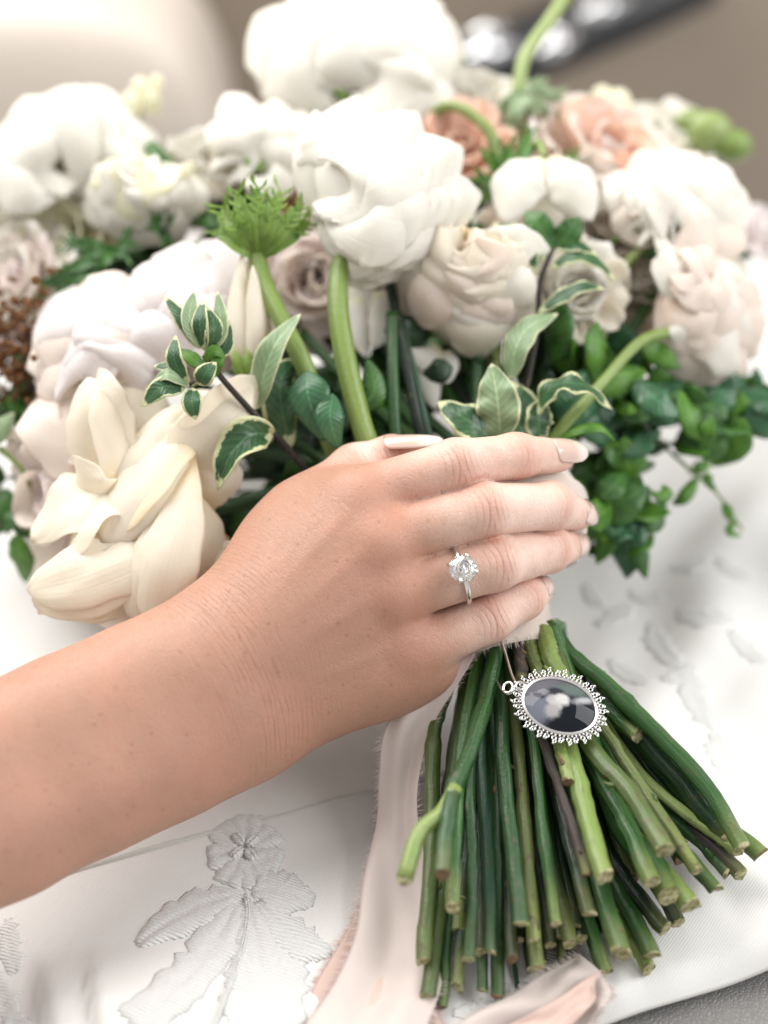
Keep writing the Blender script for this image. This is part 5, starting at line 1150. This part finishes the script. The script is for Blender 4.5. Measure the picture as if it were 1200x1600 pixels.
leaf(t, [(862, 692, 52.8), (900, 672, 52.2), (938, 668, 52.2), (962, 690, 52.6)], 11, 'leaf_bright', (.1, .6, .8), ruf=.05)

def thick_stem(label, pts, diam, mat):
    t = thing('flower_stem', label, 'stem', P(*pts[-1])); V, F, uv = tube(pts, np.array([1, .95, 1, 1]) * diam * .5 * pts[0][2] / FPX, 12, 28); mk('stalk', V, F, MAT[mat], t, uv=uv); return t
thick_stem('thick lime stem rising to the feathery green collar', [(400, 396, 53.6), (412, 440, 53.3), (440, 500, 52.8), (478, 578, 52.5), (520, 700, 53), (560, 760, 53.4)], 30, 'stem_lime')
thick_stem('thick lime stem arching up behind the big white ranunculus', [(575, 350, 55.3), (548, 385, 54.2), (528, 440, 53.3), (536, 540, 52.6), (570, 680, 52.2), (600, 740, 52.8)], 33, 'stem_lime')
thick_stem('slim upright stem next to the arching lime stem', [(612, 490, 54), (614, 580, 53.2), (620, 690, 52.8), (640, 760, 53)], 19, 'stem')
thick_stem('dark slim stem leaning beside the slim upright one', [(606, 430, 55), (630, 540, 53.8), (655, 670, 53.2), (680, 760, 53.4)], 17, 'stem_dark_shade')
thick_stem('dark blade-like stem under the white trumpet petals', [(600, 420, 55.2), (640, 560, 54.2), (664, 660, 53.6), (690, 760, 53.6)], 15, 'stem_blue')
thick_stem('lime stem crossing the green foliage above the index finger', [(1055, 518, 56), (1000, 535, 55), (935, 605, 53.6), (868, 680, 53.2), (830, 740, 53.4)], 18, 'stem_lime')
thick_stem('tall lime stem sticking up past the top of the bouquet', [(900, -30, 63), (860, 30, 62), (822, 85, 61.2), (810, 140, 60.8), (790, 300, 60), (770, 600, 56)], 22, 'stem_lime')
thick_stem('lime stem arching over the coral peach rose', [(660, 195, 60), (700, 165, 59), (745, 185, 58.6), (772, 222, 58.4), (790, 300, 58.5)], 18, 'stem_lime')
thick_stem('curved lime stem beside the right ranunculus leaves', [(1050, 355, 57.5), (1000, 390, 57), (965, 440, 57), (930, 560, 56.5)], 16, 'stem_lime')
# feathery collar
def feather(label, base, tips, mat, w, seed, group=None):
    r = np.random.default_rng(seed); t = thing('feathery_collar', label, 'foliage', P(*base))
    for tp in tips:
        b = np.array(base, float); e = np.array(tp, float); mid = (b + e) / 2 + [0, 0, -.5]
        pr = lambda v: np.interp(v, [0, .3, .6, .85, 1], [.3, .9, 1, .6, .1])
        fr_ = leaf(t, [tuple(b), tuple(mid), tuple(e)], w, mat, (r.uniform(-.5, .5), .2, 1), cup=-.2, ruf=.12, rf=2, ph=r.uniform(0, 6), prof=pr, nv=18, th=.012)
        for k in range(9):
            q = .52 + .46 * k / 8; c = b * (1 - q) + e * q + [0, 0, -.5 * (1 - (2 * q - 1)**2)]; dr = (e - b) / np.linalg.norm((e - b)[:2]); sd = np.array([-dr[1], dr[0], 0]) * (1 if k % 2 else -1)
            le = r.uniform(15, 30) * w / 16; tip_ = c + (dr * .85 + sd * r.uniform(.35, .9)) * le; tip_[2] = c[2] + r.uniform(-.7, .7)
            pr2 = lambda v: np.interp(v, [0, .4, .62, .7, .85, 1], [.5, .8, 1.3, .7, .8, .1])
            leaf(fr_, [tuple(c), tuple((c + tip_) / 2 + sd * 2), tuple(tip_)], r.uniform(2.6, 4.4) * w / 16, mat, (r.uniform(-.8, .8), .3, 1), ruf=.25, rf=2, ph=k, nu=5, nv=10, name='leaflet', th=.012, prof=pr2)
    return t
feather('feathery bright green collar on the thick lime stem', (402, 404, 53.5), [(345, 322, 53.3), (368, 298, 53.0), (402, 290, 53.0), (438, 296, 53.1), (474, 318, 53.4), (342, 358, 53.8), (420, 315, 54.2), (485, 345, 53.8)], 'bract', 15, 3)
feather('bright frilly leaves tucked above the nodding white flower', (800, 300, 57.2), [(745, 275, 57), (760, 235, 57.2), (790, 225, 57), (815, 240, 57.4), (770, 290, 56.8), (745, 305, 57), (830, 200, 58), (890, 262, 57.4), (905, 240, 57.8)], 'leaf_bright', 12, 4)
feather('frilly green leaves at the tip of the tall lime stem base', (812, 140, 60.6), [(850, 130, 60.6), (830, 185, 60.2), (775, 180, 60.4), (880, 150, 60.8), (800, 200, 60), (860, 180, 60.4)], 'leaf_pale', 11, 5)
feather('dark frilly leaves between the blush rose and faded pink blossom', (180, 390, 58.2), [(130, 395, 58), (90, 430, 58), (60, 450, 58.4), (100, 380, 58.4), (200, 375, 58), (150, 420, 57.6), (80, 470, 58), (205, 400, 57.8)], 'leaf', 13, 6)
feather('small green leaves under the buttery frilled blossom', (255, 360, 58.4), [(240, 330, 58), (235, 352, 58), (270, 325, 58.2), (262, 380, 58)], 'leaf', 10, 7)
# lime buds
t = thing('lime_bud_spray', 'blurred lime green buds sticking out past the right blossoms', 'bud', P(1080, 235, 64.5))
for (x, y, r_) in ((1105, 205, 32), (1145, 228, 26), (1080, 190, 20)):
    V, F = ball(P(x, y, 64.5), r_ * 64.5 / FPX, 12, 9, (1.25, 1, 1)); mk('bud', V, F, MAT['stem_lime'], t)
twig(t, [(1020, 330, 63), (1060, 260, 64.3), (1105, 205, 64.5)], 10, 'stem_lime')
t = thing('lime_bud_spray', 'pale green and white buds beyond the large peach rose', 'bud', P(955, 200, 65))
for (x, y, r_) in ((940, 155, 18), (965, 165, 22), (955, 185, 20)):
    V, F = ball(P(x, y, 65), r_ * 65 / FPX, 12, 9, (1, 1, 1.25)); mk('bud', V, F, MAT['butter'], t, uv=np.full((len(V), 2), .6))
twig(t, [(960, 250, 64), (958, 215, 65), (955, 180, 65)], 9, 'stem_lime')
t = thing('lime_bud_spray', 'pale buds standing behind the wide white blossom', 'bud', P(215, 230, 64))
for (x, y, r_) in ((220, 140, 16), (205, 165, 18), (238, 160, 16), (245, 130, 11), (195, 190, 17)):
    V, F = ball(P(x, y, 64), r_ * 64 / FPX, 10, 8, (1, 1, 1.3)); mk('bud', V, F, MAT['butter'], t, uv=np.full((len(V), 2), .6))
twig(t, [(225, 300, 63), (215, 230, 64), (222, 140, 64)], 8, 'stem_lime')
# bronze filler plume at the left
t = thing('bronze_plume', 'fuzzy bronze brown filler plume left of the blush rose', 'foliage', P(60, 640, 57)); r = np.random.default_rng(3); bb = []
for k in range(420):
    c = np.array([r.normal(22, 34), r.normal(545, 48), 57 + r.normal(0, 1.0)]); bb.append(ball(P(*c), r.uniform(.06, .16), 6, 4))
V, F = join(bb); o = mk('florets', V, F, MAT['rust'], t, uv=np.tile([.5, .9], (len(V), 1))); o['kind'] = 'stuff'
for k in range(6): twig(t, [(90, 680, 57), (50 + 8 * k, 610, 57), (-20 + 18 * k, 480 + 10 * (k % 3), 57)], 5, 'twig')
# green masses
def mass(name, label, boxes, n, size, mats, seed, wr=.42, face=(0, .3, 1)):
    r = np.random.default_rng(seed); t = thing(name, label, 'foliage', P(boxes[0][0], boxes[0][1] + 60, boxes[0][2]))
    for k in range(n):
        bx = boxes[int(r.integers(len(boxes)))]
        c = np.array([bx[0] + r.normal(0, bx[3]), bx[1] + r.normal(0, bx[4]), bx[2] + r.normal(0, bx[5])])
        a = r.uniform(0, 6.28); le = size * r.uniform(.4, 1.35); d = np.array([np.cos(a) * le / 2, np.sin(a) * le / 2, r.normal(0, .5)])
        f = (face[0] + r.normal(0, .45), face[1] + r.normal(0, .4), face[2] + r.normal(0, .2))
        leaf(t, [tuple(c - d), tuple(c + [0, 0, -.35]), tuple(c + d)], le * wr * r.uniform(.55, 1.15), mats[int(r.integers(len(mats)))], f, ph=r.uniform(0, 6), ruf=.12, fold=.1, nu=7, nv=12)
    for k in range(7):
        bx = boxes[k % len(boxes)]; twig(t, [(780, 740, 54.5), ((780 + bx[0]) / 2, (740 + bx[1]) / 2 + r.normal(0, 15), bx[2]), (bx[0] + r.normal(0, bx[3]), bx[1] + r.normal(0, bx[4]), bx[2])], 8, 'stem')
    return t
mass('ivy_foliage', 'dense green ivy leaves spilling over the right side of the wrap', [(1000, 650, 57, 50, 50, 1), (1060, 640, 57.5, 45, 40, 1), (960, 720, 56.5, 30, 60, .8), (960, 800, 56.5, 25, 35, .6), (1140, 640, 58, 35, 30, .7), (930, 590, 56.5, 50, 30, 1)], 150, 80, ['leaf', 'leaf', 'leaf_bright', 'leaf_bright', 'leaf_blue'], 41)
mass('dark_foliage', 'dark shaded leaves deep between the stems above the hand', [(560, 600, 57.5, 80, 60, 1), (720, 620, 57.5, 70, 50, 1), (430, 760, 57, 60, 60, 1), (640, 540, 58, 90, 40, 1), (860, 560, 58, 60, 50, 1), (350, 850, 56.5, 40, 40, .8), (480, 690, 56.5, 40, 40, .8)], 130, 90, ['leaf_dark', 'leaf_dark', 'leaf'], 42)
mass('green_foliage', 'blurred green leaves at the left rim under the bronze plume', [(20, 680, 57.5, 30, 50, .8), (35, 780, 57, 20, 50, .8), (50, 640, 58, 40, 20, .8)], 40, 60, ['leaf', 'leaf_bright', 'leaf'], 43)
mass('green_foliage', 'green leaves filling the gaps behind the upper blossoms', [(600, 250, 64, 150, 60, 1), (850, 300, 63, 120, 70, 1), (300, 350, 62, 120, 60, 1), (1000, 420, 62, 80, 80, 1), (150, 420, 62, 90, 60, 1), (480, 420, 61, 150, 60, 1), (800, 450, 61, 120, 60, 1)], 150, 90, ['leaf', 'leaf_dark', 'leaf_bright'], 44)
t = thing('ivy_leaf', 'broad lobed green leaf hanging out over the white dress', 'leaf', P(1120, 600, 58))
for p, w in (([(1120, 605, 58), (1150, 640, 57.6), (1170, 705, 57.6)], 34), ([(1120, 605, 58), (1165, 620, 57.6), (1210, 640, 57.8)], 26), ([(1120, 605, 58), (1125, 650, 57.6), (1110, 690, 57.6)], 24)): leaf(t, p, w, 'leaf', (0, .4, .9), cup=.2)
t = thing('ivy_leaf', 'single pointed leaf hanging lowest beneath the ivy', 'leaf', P(990, 810, 56.6))
leaf(t, [(985, 830, 56.6), (1000, 865, 56.2), (1010, 905, 56.4)], 18, 'leaf', (.2, .2, 1)); twig(t, [(960, 770, 56.6), (980, 800, 56.6), (985, 830, 56.6)], 6, 'stem')
t = thing('vine_tendril', 'thin bright vine tip with tiny leaves trailing over the dress', 'foliage', P(1050, 720, 57.5))
twig(t, [(1040, 700, 57.5), (1085, 740, 57.3), (1120, 770, 57.4), (1160, 828, 57.6)], 6, 'stem_lime')
for p, w in (([(1090, 745, 57.3), (1070, 775, 57), (1050, 788, 57.2)], 12), ([(1120, 770, 57.4), (1105, 748, 57.2), (1115, 745, 57.2)], 8), ([(1130, 785, 57.4), (1138, 800, 57.2), (1140, 815, 57.4)], 9), ([(1150, 810, 57.5), (1140, 830, 57.3), (1158, 838, 57.5)], 7)): leaf(t, p, w, 'leaf_bright', (0, .3, 1))
t = thing('green_foliage', 'bright pointed leaf and stalks beside the blush rose at the left edge', 'foliage', P(40, 720, 55.5))
leaf(t, [(-20, 690, 55.5), (0, 670, 55.2), (22, 645, 55.2)], 20, 'leaf_pale', (-.2, .2, 1)); twig(t, [(0, 700, 55.6), (35, 735, 55.4), (62, 790, 55.6)], 10, 'stem_lime'); twig(t, [(-10, 690, 56), (40, 660, 56), (70, 650, 56.4)], 14, 'stem')
t = thing('leaf_shoot', 'three pointed leaves at the base of the right ranunculus', 'leaf', P(1040, 370, 57.4))
for p, w, mt in (([(1045, 362, 57.2), (1000, 350, 56.8), (955, 380, 57)], 15, 'leaf_bright'), ([(1045, 362, 57.2), (1030, 385, 56.8), (1005, 400, 57)], 16, 'leaf'), ([(1045, 360, 57.2), (1065, 390, 57), (1085, 400, 57.2)], 12, 'leaf'), ([(1048, 365, 57.2), (1050, 400, 57), (1052, 445, 57)], 8, 'leaf_pale'), ([(1060, 540, 57), (1035, 545, 56.6), (1015, 572, 56.8)], 16, 'leaf_pale')): leaf(t, p, w, mt, (0, .3, 1), fold=.2)
